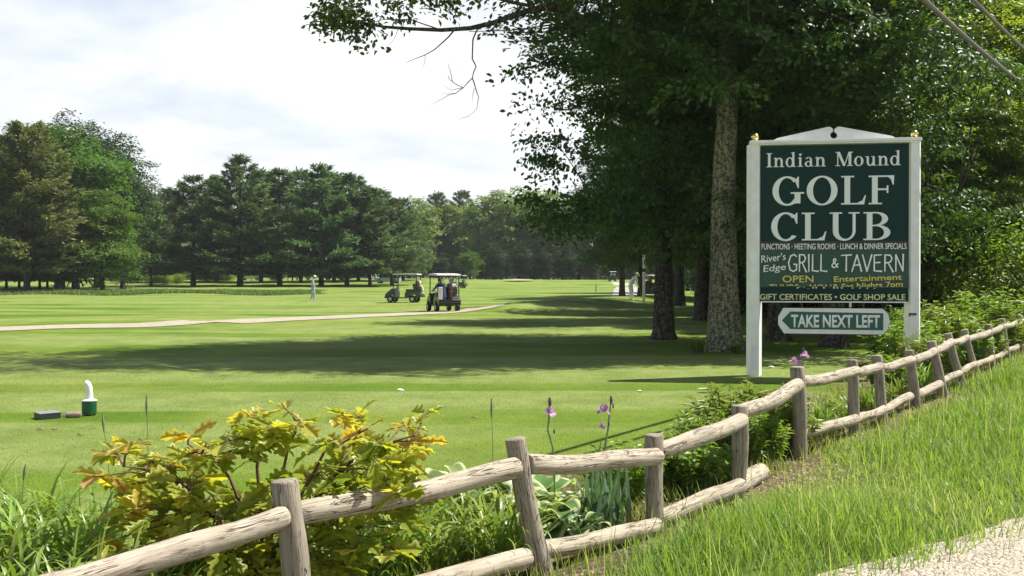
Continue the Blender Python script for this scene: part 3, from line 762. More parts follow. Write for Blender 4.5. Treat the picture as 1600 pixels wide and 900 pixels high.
# the shaded row right of the fairway
def mkrow(name, seed, leafm, n_cl, per, leaf, ells, H0, tr, bark='bark', spread=0.62, shape=LEAF6, first=0.22, up=0.5):
    return tree_meshes(name, seed, H0, tr, ells, n_cl, per, spread, leaf, M[bark], leafm, shape, nlimb=12, k=12, first=first, up=up, spray=True, flat=0.22)
ROW = [mkrow('shade_tree_a', 71, M['oakleaf'], 360, 200, 0.145, [(0, -2.1, 4.4, 2.2, 1.8, 1.6), (0, 2.1, 4.4, 2.2, 1.8, 1.6), (-1.6, 0.4, 4.2, 2.6, 2.6, 1.7), (1.8, -0.6, 4.2, 2.6, 2.6, 1.7), (0, 0, 11, 4.6, 4.6, 5.0), (-2.2, 0, 7.0, 2.6, 2.6, 2.6), (2, 1, 7.0, 2.6, 2.6, 2.6), (0, -2.2, 8, 2.6, 2.6, 2.6), (0, 0, 15, 3, 3, 2.6)], 17, 0.28),
       mkrow('shade_tree_b', 72, M['oakleaf'], 360, 200, 0.145, [(0, -2.1, 4.2, 2.2, 1.8, 1.6), (0.3, 2.1, 4.4, 2.2, 1.8, 1.6), (-2.0, 0.4, 3.9, 2.6, 2.6, 1.8), (1.8, 0.6, 3.9, 2.8, 2.6, 1.8), (0, 0, 10, 4.4, 4.4, 5.0), (-2.4, 0.6, 6.0, 2.8, 2.6, 2.8), (2, -1.5, 6.5, 2.8, 2.6, 2.6), (0, 2.2, 6, 2.6, 2.6, 2.6), (0.5, 0, 14.5, 3, 3, 2.6)], 17, 0.30)]
RWALL = [mkrow('wall_tree_a', 73, M['rightleaf'], 300, 180, 0.13, [(0, 0, 2.6, 3.0, 3.0, 2.4), (0, 0, 5.0, 2.7, 2.7, 2.6), (-1.2, -1.0, 4.0, 1.8, 1.8, 1.6), (1.3, -0.6, 5.4, 1.6, 1.6, 1.6), (0.2, 0.3, 7.6, 2.0, 2.0, 2.2), (0, 0, 9.4, 1.3, 1.3, 1.7)], 11, 0.16, spread=0.52, first=0.08, up=1.0),
         mkrow('wall_tree_b', 74, M['rightleaf'], 300, 180, 0.13, [(0, 0, 5.0, 2.9, 2.9, 2.4), (-1.4, -0.6, 4.4, 1.8, 1.8, 1.5), (1.0, -1.4, 5.2, 1.9, 1.9, 1.7), (0.2, 0.2, 7.4, 2.2, 2.2, 2.3), (-0.6, 0.2, 8.6, 1.5, 1.5, 1.5), (0, 0, 9.6, 1.3, 1.3, 1.6)], 11, 0.16, spread=0.52, first=0.15, up=1.0)]
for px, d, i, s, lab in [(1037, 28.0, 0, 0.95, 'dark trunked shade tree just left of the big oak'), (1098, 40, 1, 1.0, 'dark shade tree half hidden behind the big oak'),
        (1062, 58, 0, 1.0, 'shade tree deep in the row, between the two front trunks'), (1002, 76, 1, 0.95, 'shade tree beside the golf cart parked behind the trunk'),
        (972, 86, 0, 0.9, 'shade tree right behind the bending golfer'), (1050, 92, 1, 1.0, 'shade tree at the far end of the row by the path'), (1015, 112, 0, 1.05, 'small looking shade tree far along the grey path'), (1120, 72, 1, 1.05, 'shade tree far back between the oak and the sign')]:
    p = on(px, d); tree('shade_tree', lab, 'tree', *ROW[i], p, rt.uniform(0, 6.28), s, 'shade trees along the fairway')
for px, d, i, s, lab in [(1226, 26.5, 0, 0.95, 'shade tree whose foot shows under the left half of the hanging arrow board'), (1316, 24.0, 1, 0.9, 'pale trunked tree whose foot shows under the right end of the hanging arrow board')]:
    p = on(px, d); tree('shade_tree', lab, 'tree', *ROW[i], p + Vector((0, 0.6, 0)), rt.uniform(0, 6.28), s)
WG = 'bright maples in the leafy wall on the right'
for px, d, i, s, lab in [(1425, 29.5, 1, .72, 'leafy bright maple right behind the right sign post'), (1500, 28.5, 1, .68, 'leafy bright maple behind the middle of the far fence'), (1580, 28, 0, .66, 'leafy bright maple behind the steel stakes'), (1665, 28.5, 0, .7, 'leafy bright maple cut by the right edge of the photo')]:
    p = on(px, d); tree('maple_tree', lab, 'tree', *RWALL[i], p, rt.uniform(0, 6.28), s, WG)
for px, d, i, s in [(1385, 33, 1, .95), (1455, 32.5, 1, .98), (1530, 32, 0, .98), (1605, 32, 1, .95), (1690, 32, 0, .95), (1350, 37, 0, 1.25), (1415, 36.5, 1, 1.25), (1490, 36, 0, 1.28), (1565, 36, 1, 1.25), (1645, 36, 0, 1.25), (1720, 36, 1, 1.2), (1380, 42, 1, 1.6), (1460, 41, 0, 1.6), (1545, 41, 1, 1.6), (1630, 41, 0, 1.6), (1720, 41, 1, 1.5)]:
    p = on(px, d); tree('maple_tree', 'bright maple in the upper rows of the leafy wall on the right', 'tree', *RWALL[i], p, rt.uniform(0, 6.28), s, 'upper rows of the leafy wall on the right')
for k, (px, d) in enumerate([(1180, 50), (1265, 52), (1330, 56), (1400, 50), (1470, 54), (1545, 52), (1620, 50), (1700, 48), (1225, 70), (1310, 75), (1390, 72), (1480, 74), (1570, 76), (1660, 72), (1750, 66), (1160, 95), (1240, 100)]):
    p = on(px, d); tree('broadleaf_tree', 'dark woodland tree behind the sign', 'tree', *DARK[1], p, rt.uniform(0, 6.28), 0.85, 'dark woodland behind the sign')
def thicket(name, seed, leafm, leaf, n_cl, per, h=4.5):
    r = random.Random(seed); ells = [(0, 0, h * .42, 2.3, 2.3, h * .42)] + [(r.uniform(-1.6, 1.6), r.uniform(-1.6, 1.6), h * r.uniform(.25, .7), 1.4, 1.4, h * .26) for _ in range(6)]
    return tree_meshes(name, seed, h, 0.09, ells, n_cl, per, 0.38, leaf, M['bark'], leafm, LEAF6, nlimb=10, k=7, twigs=False, first=.08)
THICK = [thicket('thicket_a', 81, M['darkleaf'], .2, 190, 50), thicket('thicket_b', 82, M['rightleaf'], .16, 200, 52)]
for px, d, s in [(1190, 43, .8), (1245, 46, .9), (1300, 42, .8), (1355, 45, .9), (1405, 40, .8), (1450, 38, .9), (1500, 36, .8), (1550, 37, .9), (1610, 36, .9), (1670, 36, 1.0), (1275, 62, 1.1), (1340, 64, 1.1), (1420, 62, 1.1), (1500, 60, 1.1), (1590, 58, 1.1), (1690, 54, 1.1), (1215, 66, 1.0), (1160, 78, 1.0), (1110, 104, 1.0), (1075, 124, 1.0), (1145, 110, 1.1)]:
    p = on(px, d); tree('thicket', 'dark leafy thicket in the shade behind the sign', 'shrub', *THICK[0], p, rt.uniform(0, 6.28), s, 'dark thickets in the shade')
for px, d, s, lab in [(1575, 25.5, .62, 'bright leafy thicket at the right behind the steel stakes'), (1640, 25.5, .8, 'bright leafy thicket cut by the right edge of the photo')]:
    p = on(px, d); tree('thicket', lab, 'shrub', *THICK[1], p, rt.uniform(0, 6.28), s)
for px, d, s in [(205, 176, .7), (222, 180, .9), (243, 182, 1.1), (262, 182, .8), (280, 186, .8), (322, 186, .9), (338, 190, 1.0), (352, 188, .8), (240, 164, .5), (256, 165, .5), (276, 168, .5), (432, 190, .6), (540, 190, .6)]:
    p = on(px, d); tree('bush', 'bright sunlit bush beyond the dark pines', 'bush', *THICK[1], p, rt.uniform(0, 6.28), (s * 1.2, s * 1.2, s * .9), 'sunlit bushes beyond the pines')
for k, px in enumerate(range(-70, 1180, 42)):
    p = on(px + rt.uniform(-8, 8), 290 + rt.uniform(-6, 6)); tree('thicket', 'low leafy thicket at the foot of the distant woodland', 'shrub', *THICK[0], p, rt.uniform(0, 6.28), (3.2, 2.6, rt.uniform(2.2, 2.8)), 'far thickets')
for k, px in enumerate(range(-60, 1180, 34)):
    p = on(px + rt.uniform(-8, 8), 252 + rt.uniform(-6, 6)); tree('thicket', 'low leafy thicket at the foot of the distant woodland', 'shrub', *THICK[k % 2], p, rt.uniform(0, 6.28), (2.0, 2.0, rt.uniform(1.3, 1.9)), 'far thickets')
# ------------------------------------------------------------------ the sign
M['panel'] = plain('dark_teal_panel', (0.003, 0.030, 0.026), 0.5, spec=0.2, vary=0.1, scale=2.0)
M['banner'] = plain('green_banner_cloth', (0.006, 0.062, 0.036), 0.4, vary=0.25, scale=3.0)
M['strip'] = plain('black_brown_strip', (0.018, 0.022, 0.022), 0.4)
M['arrowgreen'] = plain('arrow_green', (0.01, 0.10, 0.075), 0.4)
M['letter_edge'] = plain('white_letter_edge', (0.90, 0.91, 0.89), 0.5, vary=0.02)
M['letter'] = plain('pale_letter_face', (0.83, 0.86, 0.86), 0.5, vary=0.03)
M['yellow'] = plain('yellow_letters', (0.80, 0.68, 0.16), 0.5, vary=0.05)
M['paleyellow'] = plain('pale_yellow_letters', (0.82, 0.80, 0.42), 0.5, vary=0.05)
M['rust'] = plain('rusty_iron', (0.10, 0.055, 0.035), 0.8)

SIGN = Vector((P(1303, 434, 17.0).x, 17.0, 0)); SIGN.z = h1(SIGN.x, SIGN.y)
SA = rad(-9.0)
sign = thing('golf_club_sign', 'tall dark green golf club sign between two white posts with gold balls on top', 'sign', SIGN, SA)
PXM = 17.0 / 1600.0                                 # metres per photo pixel at the sign
def sx(px): return (px - 1303) * PXM * 0.958
def sz(py): return CAM_Z + (434 - py) * PXM - SIGN.z
for cx in (1177.0, 1427.5):                         # posts: a flat front, sides splayed towards the back
    mb = MB(); c = sx(cx); w = 0.066
    loop = [(c - w, -0.07), (c + w, -0.07), (c + w + 0.062, 0.13), (c - w - 0.062, 0.13)]
    mb.prism(loop, -0.3, sz(223.5), 'z')
    pst = mb.build('post', M['white'], sign)
    mb = MB(); mb.lathe((c, 0.01, sz(218.5)), [(0.02, -0.01), (0.035, 0.0), (0.03, 0.012)], 12)
    mb.ball((c, 0.01, sz(218.5) + 0.07), 0.064, 18); mb.build('ball_finial', M['gold'], pst, smooth=True)
mb = MB(); mb.box((sx(1302.5), 0.02, sz(221)), (sx(1437) - sx(1168), 0.26, 0.052), bev=0.006)
mb.box((sx(1302.5), 0.02, sz(224.6)), (sx(1434) - sx(1171), 0.22, 0.022), bev=0.004); mb.build('cap_rail', M['white'], sign)
# peaked crest with its keyhole notch
def arc(cx, cz, r, a0, a1, n=10): return [(cx + r * math.cos(rad(a0 + (a1 - a0) * i / n)), cz + r * math.sin(rad(a0 + (a1 - a0) * i / n))) for i in range(n + 1)]
zb = sz(218.6); kx = sx(1302); kz = sz(211.5); kr = 0.058
zt = sz(198.5)
lp = [(sx(1206), zb), (sx(1399), zb), (sx(1396), zb + 0.02), (sx(1391), zb + 0.045), (sx(1320), zt - 0.02), (sx(1311), zt)]
lp += [(sx(1306.5), zt - 0.008), (kx + 0.016, zt - 0.035), (kx + 0.014, kz + kr * 0.97)]
lp += arc(kx, kz, kr, 74, -254, 22)
lp += [(kx - 0.016, zt - 0.035), (sx(1297.5), zt - 0.008), (sx(1293), zt), (sx(1284), zt - 0.02), (sx(1213), zb + 0.045), (sx(1208), zb + 0.02)]
mb = MB(); mb.prism(lp, -0.02, 0.03, 'y'); mb.build('crest', M['white'], sign)
mb = MB(); mb.box(((sx(1185) + sx(1418.6)) / 2, 0.02, (sz(226.8) + sz(471)) / 2), (sx(1418.6) - sx(1185), 0.06, sz(226.8) - sz(471)))
panel = mb.build('panel', M['panel'], sign)
FY = -0.0105                                        # front of the panel
mb = MB(); mb.box((sx(1302), 0.015, sz(471.8)), (sx(1418) - sx(1186), 0.09, 0.02)); mb.build('bottom_trim', M['white'], sign)
mb = MB(); mb.box((sx(1302), FY - 0.003, sz(384)), (sx(1418) - sx(1185.5), 0.006, sz(377) - sz(391))); strip = mb.build('text_strip', M['strip'], sign)
# banner: cloth with slack folds, its lower edge turned up
def banner():
    nx, nz = 60, 14; V = []; F = []
    x0, x1 = sx(1185.3), sx(1418.3); z0, z1 = sz(449), sz(391)
    for j in range(nz + 1):
        for i in range(nx + 1):
            u, v = i / nx, j / nz
            y = FY - 0.012 - 0.006 * math.sin(9 * u + 3 * v) - 0.005 * math.sin(23 * u - 5 * v) * (1 - v) - 0.012 * (1 - v) ** 2
            V.append((x0 + (x1 - x0) * u, y, z0 + (z1 - z0) * v + 0.01 * math.sin(5 * u) * (1 - v)))
    for j in range(nz):
        for i in range(nx):
            a = j * (nx + 1) + i; F.append((a, a + 1, a + nx + 2, a + nx + 1))
    m = MB(); m.add(V, F); return m.build('banner', M['banner'], sign, smooth=True)
ban = banner()

# --- lettering: serif capitals built from stems, bars and bowls
class Glyphs:
    def __init__(s, edge, face): s.e = MB(); s.f = MB(); s.q = 0
    def piece(s, fn, x, z, sc_x, sc_z, y):
        s.q = (s.q + 1) % 9; dy = s.q * 0.0004
        for mb, g, yo in ((s.e, 0.0, 0.0), (s.f, 1.0, 0.006)):
            r = fn(g)
            if r is None: continue
            lp, holes = r
            T = lambda pts: [(x + a * sc_x, z + b * sc_z) for a, b in pts]
            mb.prism(T(lp), y, y - 0.008 - dy - yo, 'y', [T(h) for h in holes])
GR = 0.017
def Rr(x0, z0, x1, z1):
    def f(g):
        d = GR * g
        if x1 - x0 <= 2.2 * d or z1 - z0 <= 2.2 * d: return None
        return [(x0 + d, z0 + d), (x1 - d, z0 + d), (x1 - d, z1 - d), (x0 + d, z1 - d)], []
    return f
def Pp(*pts):
    def f(g):
        if not g: return list(pts), []
        cx = sum(p[0] for p in pts) / len(pts); cz = sum(p[1] for p in pts) / len(pts)
        return [(cx + (a - cx) * 0.72, cz + (b - cz) * 0.72) for a, b in pts], []
    return f
def Ee(cx, cz, rx, rz, ix, iz, a0=0, a1=360, icx=None, icz=None):
    icx = cx if icx is None else icx; icz = cz if icz is None else icz
    def f(g):
        d = GR * g; n = 36
        if a1 - a0 >= 360:
            o = [(cx + (rx - d) * math.cos(2 * math.pi * i / n), cz + (rz - d) * math.sin(2 * math.pi * i / n)) for i in range(n)]
            h = [(icx + (ix + d) * math.cos(2 * math.pi * i / n), icz + (iz + d * .7) * math.sin(2 * math.pi * i / n)) for i in range(n)]
            return o, [h]
        A = [rad(a0 + (a1 - a0) * i / n) for i in range(n + 1)]
        return [(cx + (rx - d) * math.cos(t), cz + (rz - d) * math.sin(t)) for t in A] + [(icx + (ix + d) * math.cos(t), icz + (iz + d * .7) * math.sin(t)) for t in reversed(A)], []
    return f
SER = {
 'G': (1.0, [Ee(.47, .5, .45, .52, .26, .455, 42, 322), Rr(.70, .06, .88, .42), Rr(.58, .40, .99, .455), Pp((.71, .86), (.80, .60), (.83, .60), (.83, 1.0), (.80, 1.0))]),
 'O': (1.02, [Ee(.49, .5, .47, .52, .28, .46)]),
 'L': (.78, [Rr(.1, 0, .27, 1), Rr(0, 0, .70, .05), Rr(0, .95, .39, 1), Pp((.48, .05), (.70, .05), (.75, .32), (.715, .32), (.64, .13))]),
 'F': (.80, [Rr(.1, 0, .27, 1), Rr(0, 0, .40, .05), Rr(0, .945, .76, 1), Pp((.58, .945), (.76, .945), (.75, .68), (.715, .68), (.67, .86)), Rr(.27, .49, .56, .55), Rr(.54, .39, .59, .65)]),
 'C': (.92, [Ee(.47, .5, .45, .52, .26, .455, 42, 318), Pp((.71, .86), (.80, .60), (.83, .60), (.83, 1.0), (.80, 1.0))]),
 'U': (1.0, [Rr(.12, .33, .29, 1), Rr(.72, .33, .81, 1), Ee(.465, .335, .345, .355, .215, .285, 180, 360, icx=.505), Rr(.02, .95, .40, 1), Rr(.60, .95, .93, 1)]),
 'B': (.88, [Rr(.1, 0, .27, 1), Rr(0, 0, .40, .05), Rr(0, .95, .40, 1), Ee(.38, .755, .36, .245, .18, .195, -90, 90), Ee(.38, .27, .43, .27, .24, .22, -90, 90), Rr(.27, .495, .42, .545)]),
 'I': (.44, [Rr(.11, 0, .28, 1), Rr(0, 0, .39, .055), Rr(0, .945, .39, 1)]),
 'M': (1.16, [Rr(.12, 0, .19, 1), Rr(.86, 0, 1.03, 1), Pp((.10, 1), (.29, 1), (.63, .12), (.55, 0), (.51, 0)), Pp((.55, 0), (.61, 0), (.93, 1), (.86, 1)), Rr(0, 0, .31, .055), Rr(.75, 0, 1.13, .055), Rr(0, .945, .24, 1), Rr(.9, .945, 1.13, 1)]),
 'n': (.74, [Rr(.09, 0, .23, .64), Rr(0, 0, .32, .05), Pp((0, .60), (.09, .68), (.21, .68), (.09, .58)), Ee(.39, .40, .22, .27, .10, .19, 0, 160, icx=.36), Rr(.47, 0, .61, .41), Rr(.39, 0, .70, .05)]),
 'u': (.76, [Rr(.09, .24, .23, .66), Rr(0, .61, .2, .66), Ee(.31, .25, .22, .27, .10, .19, 180, 350, icx=.33), Rr(.47, 0, .61, .66), Rr(.38, .61, .5, .66), Rr(.6, 0, .70, .05)]),
 'd': (.78, [Ee(.30, .33, .28, .35, .14, .29), Rr(.46, 0, .60, 1.02), Pp((.36, 1.0), (.60, 1.06), (.60, 1.0), (.42, .96)), Rr(.59, 0, .70, .05)]),
 'i': (.40, [Rr(.10, 0, .24, .66), Rr(0, 0, .34, .05), Pp((0, .60), (.10, .68), (.22, .68), (.1, .58)), Ee(.17, .86, .085, .085, .004, .004)]),
 'a': (.66, [Rr(.36, .04, .50, .48), Ee(.27, .45, .23, .23, .10, .18, 0, 150), Ee(.26, .19, .24, .205, .11, .15), Rr(.49, 0, .60, .05)]),
 'o': (.70, [Ee(.32, .33, .30, .35, .155, .29)]),
}
def serif_line(text, px0, px1, py_top, py_base, gap=0.0):
    z0 = sz(py_base); hh = sz(py_top) - z0; tot = sum(SER[c][0] + gap if c != ' ' else .55 for c in text) - gap
    k = (sx(px1) - sx(px0)) / tot; x = sx(px0); g = Glyphs(None, None)
    for c in text:
        if c == ' ': x += .55 * k; continue
        w, pcs = SER[c]
        for fn in pcs: g.piece(fn, x, z0, k, hh, FY)
        x += (w + gap) * k
    e = g.e.build('lettering', M['letter_edge'], panel); g.f.build('letter_face', M['letter'], e)  # white rim and greyer face paint the light caught on bevelled letter edges
def reparent_fix(): pass
serif_line('Indian Mound', 1195, 1408, 238, 260, .04)
serif_line('GOLF', 1204, 1398, 275.5, 320, .05)
serif_line('CLUB', 1202, 1394, 332, 375.5, .05)
def text_mesh(s, bold=0.0, spacing=1.0):
    cu = bpy.data.curves.new('lettering', 'FONT'); cu.body = s; cu.size = 1.0; cu.offset = bold; cu.extrude = 0.0; cu.space_character = spacing; cu.resolution_u = 3
    o = bpy.data.objects.new('lettering', cu); COL.objects.link(o)
    dg = bpy.context.evaluated_depsgraph_get(); me = bpy.data.meshes.new_from_object(o.evaluated_get(dg)); bpy.data.objects.remove(o); bpy.data.curves.remove(cu)
    return me
def put_text(s, px0, px1, py_top, py_base, mat, parent, y, bold=0.0, slope=0.0, shear=0.0, clip=None, name='lettering', arcz=0.0):
    """flat raised text fitted to a box given in photo pixels on the sign; clip = photo row under which it is folded away"""
    me = text_mesh(s, bold); n = len(me.vertices); co = np.empty(n * 3, np.float32); me.vertices.foreach_get('co', co); co = co.reshape(-1, 3)
    x0, x1 = co[:, 0].min(), co[:, 0].max(); cap = 0.73
    u = (co[:, 0] - x0) / (x1 - x0); v = co[:, 1] / cap
    zt, zb_ = sz(py_top), sz(py_base)
    X = sx(px0) + (sx(px1) - sx(px0)) * u + shear * v * (zt - zb_); Z = zb_ + (zt - zb_) * v + slope * u * (sx(px1) - sx(px0)) + arcz * np.sin(np.pi * u * 2)
    bm = bmesh.new(); bm.from_mesh(me)
    for i, vtx in enumerate(bm.verts): vtx.co = (X[i], y, Z[i])
    if clip is not None:
        bmesh.ops.bisect_plane(bm, geom=bm.verts[:] + bm.edges[:] + bm.faces[:], plane_co=(0, 0, sz(clip)), plane_no=(0, 0, -1), clear_outer=True)
    r = bmesh.ops.extrude_face_region(bm, geom=bm.faces[:])
    for g in r['geom']:
        if isinstance(g, bmesh.types.BMVert): g.co.y -= 0.004
    bmesh.ops.recalc_face_normals(bm, faces=bm.faces[:]); bm.to_mesh(me); bm.free()
    me.materials.clear(); me.materials.append(mat)
    for p_ in me.polygons: p_.material_index = 0
    me.name = name; return obj(name, me, parent)
put_text('FUNCTIONS \u00b7 MEETING ROOMS \u00b7 LUNCH & DINNER SPECIALS', 1187.5, 1415.5, 380, 389.5, M['letter_edge'], strip, FY - 0.006, 0.012)
put_text('GIFT CERTIFICATES \u2022 GOLF SHOP SALE', 1185.5, 1414, 459, 468.5, M['paleyellow'], panel, FY - 0.0005, 0.012)
BY = FY - 0.042
put_text('River\u2019s', 1187, 1226, 398.5, 410.5, M['letter_edge'], ban, BY, 0.008, 0.13, 0.0)
put_text('Edge', 1190, 1226, 414, 425, M['letter_edge'], ban, BY, 0.008, 0.10, 0.1)
put_text('OPEN', 1221, 1270, 430, 441, M['yellow'], ban, BY, 0.008, 0.0)
put_text('Entertainment', 1302, 1408, 431.5, 440.5, M['yellow'], ban, BY, 0.016, 0.035)
put_text('& Sat Nights 7pm', 1300, 1409, 443.5, 452.5, M['yellow'], ban, BY, 0.016, 0.045, clip=448)
put_text('THURS \u2013 MON', 1200, 1298, 443.6, 455, M['yellow'], ban, BY, 0.0, 0.0, clip=447.0)
put_text('Call 539-7733', 1243, 1368, 446.0, 458, M['letter_edge'], panel, FY - 0.003, 0.01, 0.0, clip=450.8)
# hand-drawn capitals of the big banner line, as strokes
STK = {'G': [[(.9, .88), (.6, 1), (.25, .9), (.03, .5), (.2, .1), (.55, 0), (.88, .1), (.9, .42), (.6, .42)]], 'R': [[(.1, 0), (.12, 1), (.6, .97), (.75, .78), (.6, .56), (.14, .5)], [(.4, .52), (.85, -.04)]],
       'I': [[(.12, 0), (.1, 1)]], 'L': [[(.12, 1), (.1, .04), (.75, .0)]], 'T': [[(-.02, .97), (.9, 1.0)], [(.45, .98), (.43, 0)]], 'A': [[(0, -.02), (.47, 1), (.88, 0)], [(.14, .36), (.78, .4)]],
       'V': [[(0, 1), (.4, 0), (.84, 1.02)]], 'E': [[(.75, 1), (.1, .97), (.1, .03), (.78, .0)], [(.1, .52), (.62, .54)]], 'N': [[(.1, 0), (.1, 1), (.74, .02), (.76, 1.03)]],
       '&': [[(.85, .0), (.3, .65), (.28, .88), (.45, 1), (.6, .85), (.5, .65), (.12, .35), (.1, .1), (.35, -.02), (.65, .1), (.85, .45)]]}
STW = {'G': 1.0, 'R': .9, 'I': .3, 'L': .8, 'T': .85, 'A': .88, 'V': .86, 'E': .86, 'N': .9, '&': .9}
def stroke_text(s, px0, px1, pt, pb, w, parent, y):
    mb = MB(); tot = sum(STW[c] + .1 for c in s) - .1; k = (sx(px1) - sx(px0)) / tot; x = sx(px0); z0 = sz(pb); hh = sz(pt) - z0; q = 0
    for c in s:
        for st in STK[c]:
            pts = [Vector((x + a * k, 0, z0 + b * hh)) for a, b in st]
            for a, b in zip(pts[:-1], pts[1:]):
                q = (q + 1) % 7; d = (b - a).normalized(); n = Vector((-d.z, 0, d.x)) * w / 2; e = d * w * 0.4
                lp = [(p.x, p.z) for p in (a - e * .6 + n * .7, a - e * .6 - n * .7, b + e * .6 - n, b + e * .6 + n)]
                mb.prism(lp, y, y - 0.004 - q * 0.0004, 'y')
        x += (STW[c] + .1) * k
    return mb.build('lettering', M['letter_edge'], parent)
stroke_text('GRILL', 1230, 1292, 397.5, 424, 0.026, ban, BY)
stroke_text('&', 1298, 1309, 404, 418, 0.022, ban, BY)
stroke_text('TAVERN', 1314, 1412, 398.5, 424, 0.026, ban, BY)
# hanging arrow board
arrow = thing('hanging_arrow_board', 'small white and green arrow board reading TAKE NEXT LEFT, hung under the big sign', 'sign', SIGN, SA)
def ax(px): return sx(px)
mb = MB(); za, zc_, zd = sz(481.5), sz(501.5), sz(521.5)
lp = [(ax(1215), sz(508)), (ax(1215), sz(495)), (ax(1223), za), (ax(1379), sz(482)), (ax(1388), sz(491)), (ax(1390), sz(502)), (ax(1387), sz(513)), (ax(1379), sz(522)), (ax(1224), zd)]
mb.prism(lp, -0.012, 0.02, 'y'); ab = mb.build('board', M['white'], arrow)
mb = MB(); mb.prism([(ax(1220.5), sz(501)), (ax(1234), sz(487)), (ax(1380), sz(489)), (ax(1380), sz(515.5)), (ax(1234), sz(514.5))], -0.0125, -0.0165, 'y'); gf = mb.build('arrow_face', M['arrowgreen'], arrow)
put_text('TAKE NEXT LEFT', 1235, 1375, 491.5, 511, M['letter_edge'], gf, -0.0168, 0.03)
for px in (1252, 1349):
    mb = MB(); x = ax(px); mb.tube([(x, 0.005, sz(470)), (x, 0.005, sz(476)), (x + 0.012, 0.005, sz(478)), (x, 0.005, sz(482.5))], 0.012, 6); mb.build('hanger', M['rust'], arrow)
mb = MB(); mb.tube([(ax(1329), 0.004, sz(472)), (ax(1329), 0.004, sz(480))], 0.02, 8); mb.build('hanger', M['chrome'], arrow)
mb = MB(); mb.box((sx(1424), -0.075, sz(490)), (0.12, 0.012, 0.035)); mb.tube([(sx(1419), -0.08, sz(491)), (sx(1418), -0.12, sz(493))], 0.012, 6); mb.build('latch', M['rust'], sign)

# ------------------------------------------------------------------ rail fence
FP = [((446, 750), (462, 912), 43, 4.6), ((803, 685), (838, 868), 34, 5.8), ((1021, 679), (1023, 825), 29, 6.9), ((1156, 633), (1153, 778), 25.5, 7.9), ((1246, 573), (1249, 682), 23.5, 9.6),
      ((1332, 562), (1334, 662), 17.5, 11.0), ((1370, 555), (1378, 648), 16.5, 11.9), ((1421, 547), (1429, 618), 15, 13.2), ((1455, 533), (1470, 600), 14.5, 14.3), ((1481, 521), (1503, 606), 12.5, 15.5),
      ((1506, 515), (1528, 597), 11.5, 16.7), ((1544, 507), (1552, 584), 11, 18.0), ((1564, 498), (1574, 568), 11, 19.3), ((1591, 492), (1598, 551), 9.5, 20.7)]
FB = P(462, 912, 4.6); FENCE0 = Vector((FB.x, FB.y, h1(FB.x, FB.y)))
fence = thing('rail_fence', 'weathered round rail fence with two rails running between garden and verge', 'fence', FENCE0)
def roundlog(name, a, b, r0, r1, mat, seed, bend=0.0, dome=0.5, top_flat=False):
    """a log from a to b with its own axis along local z so the grain runs along it"""
    rng = np.random.default_rng(seed); a = Vector(a); b = Vector(b); L = (b - a).length; k = 22; n = max(8, int(L / 0.11))
    ph = rng.uniform(0, 6.28, 5); V = []; F = []
    zs = [0.0]; rs = [0.55]
    zs.append(0.004); rs.append(0.88); zs.append(0.018); rs.append(1.0)
    for i in range(1, n): zs.append(0.03 + (L - 0.06) * i / n); rs.append(1.0)
    if top_flat: zs += [L - 0.012, L - 0.003, L]; rs += [1.0, 0.94, 0.86]
    else: zs += [L - 0.035, L - 0.012, L]; rs += [0.97, 0.82, 0.5]
    for z, q in zip(zs, rs):
        t = z / L; r = (r0 + (r1 - r0) * t) * q * (1 + 0.035 * math.sin(7 * t + ph[0]) + 0.02 * math.sin(17 * t + ph[1]))
        cx = bend * L * math.sin(math.pi * t) + 0.006 * math.sin(9 * t + ph[2]); cy = 0.008 * math.sin(6 * t + ph[3])
        for j in range(k):
            th = 6.2832 * j / k; w = 1 + 0.035 * math.sin(2 * th + ph[4] + t * 2) + 0.02 * math.sin(5 * th + ph[0] + 3 * t) + rng.normal() * 0.006
            V.append((cx + r * w * math.cos(th), cy + r * w * math.sin(th), z))
    m = len(zs)
    for i in range(m - 1):
        for j in range(k): F.append((i * k + j, i * k + (j + 1) % k, (i + 1) * k + (j + 1) % k, (i + 1) * k + j))
    F.append(tuple(range(k - 1, -1, -1))); F.append(tuple((m - 1) * k + j for j in range(k)))
    mb = MB(); mb.add(V, F); o = mb.build(name, mat, fence, smooth=True)
    d = (b - a).normalized(); X = Vector((0, 0, -1)) if abs(d.z) < 0.8 else Vector((1, 0, 0))
    X = (X - d * X.dot(d)).normalized(); Yv = d.cross(X)
    o.matrix_local = Matrix.Translation(a - FENCE0) @ Matrix((X, Yv, d)).transposed().to_4x4()
    return o
for i, (tp, bp, w, d) in enumerate(FP):
    t = P(tp[0], tp[1], d); b = P(bp[0], bp[1], d); r = w * d / 1600 / 2
    dirv = (t - b).normalized(); b = t - dirv * ((t - b).length + 0.45)
    roundlog('post', b, t, r * 1.0, r * 0.98, M['post'], 100 + i, 0.004, top_flat=True)
def pd(i): return FP[i][3]
def rail(i, p0, p1, w0, w1, seed, bend=0.012):
    """from behind post i to the front of post i+1"""
    d0 = pd(i) + 0.03 if i >= 0 else 3.75; d1 = pd(i + 1) - 0.075 if i + 1 < len(FP) else 24.0
    a = P(p0[0], p0[1], d0); b = P(p1[0], p1[1], d1)
    roundlog('rail', a, b, w0 * d0 / 3400, w1 * d1 / 3400, M['rail'], seed, bend)
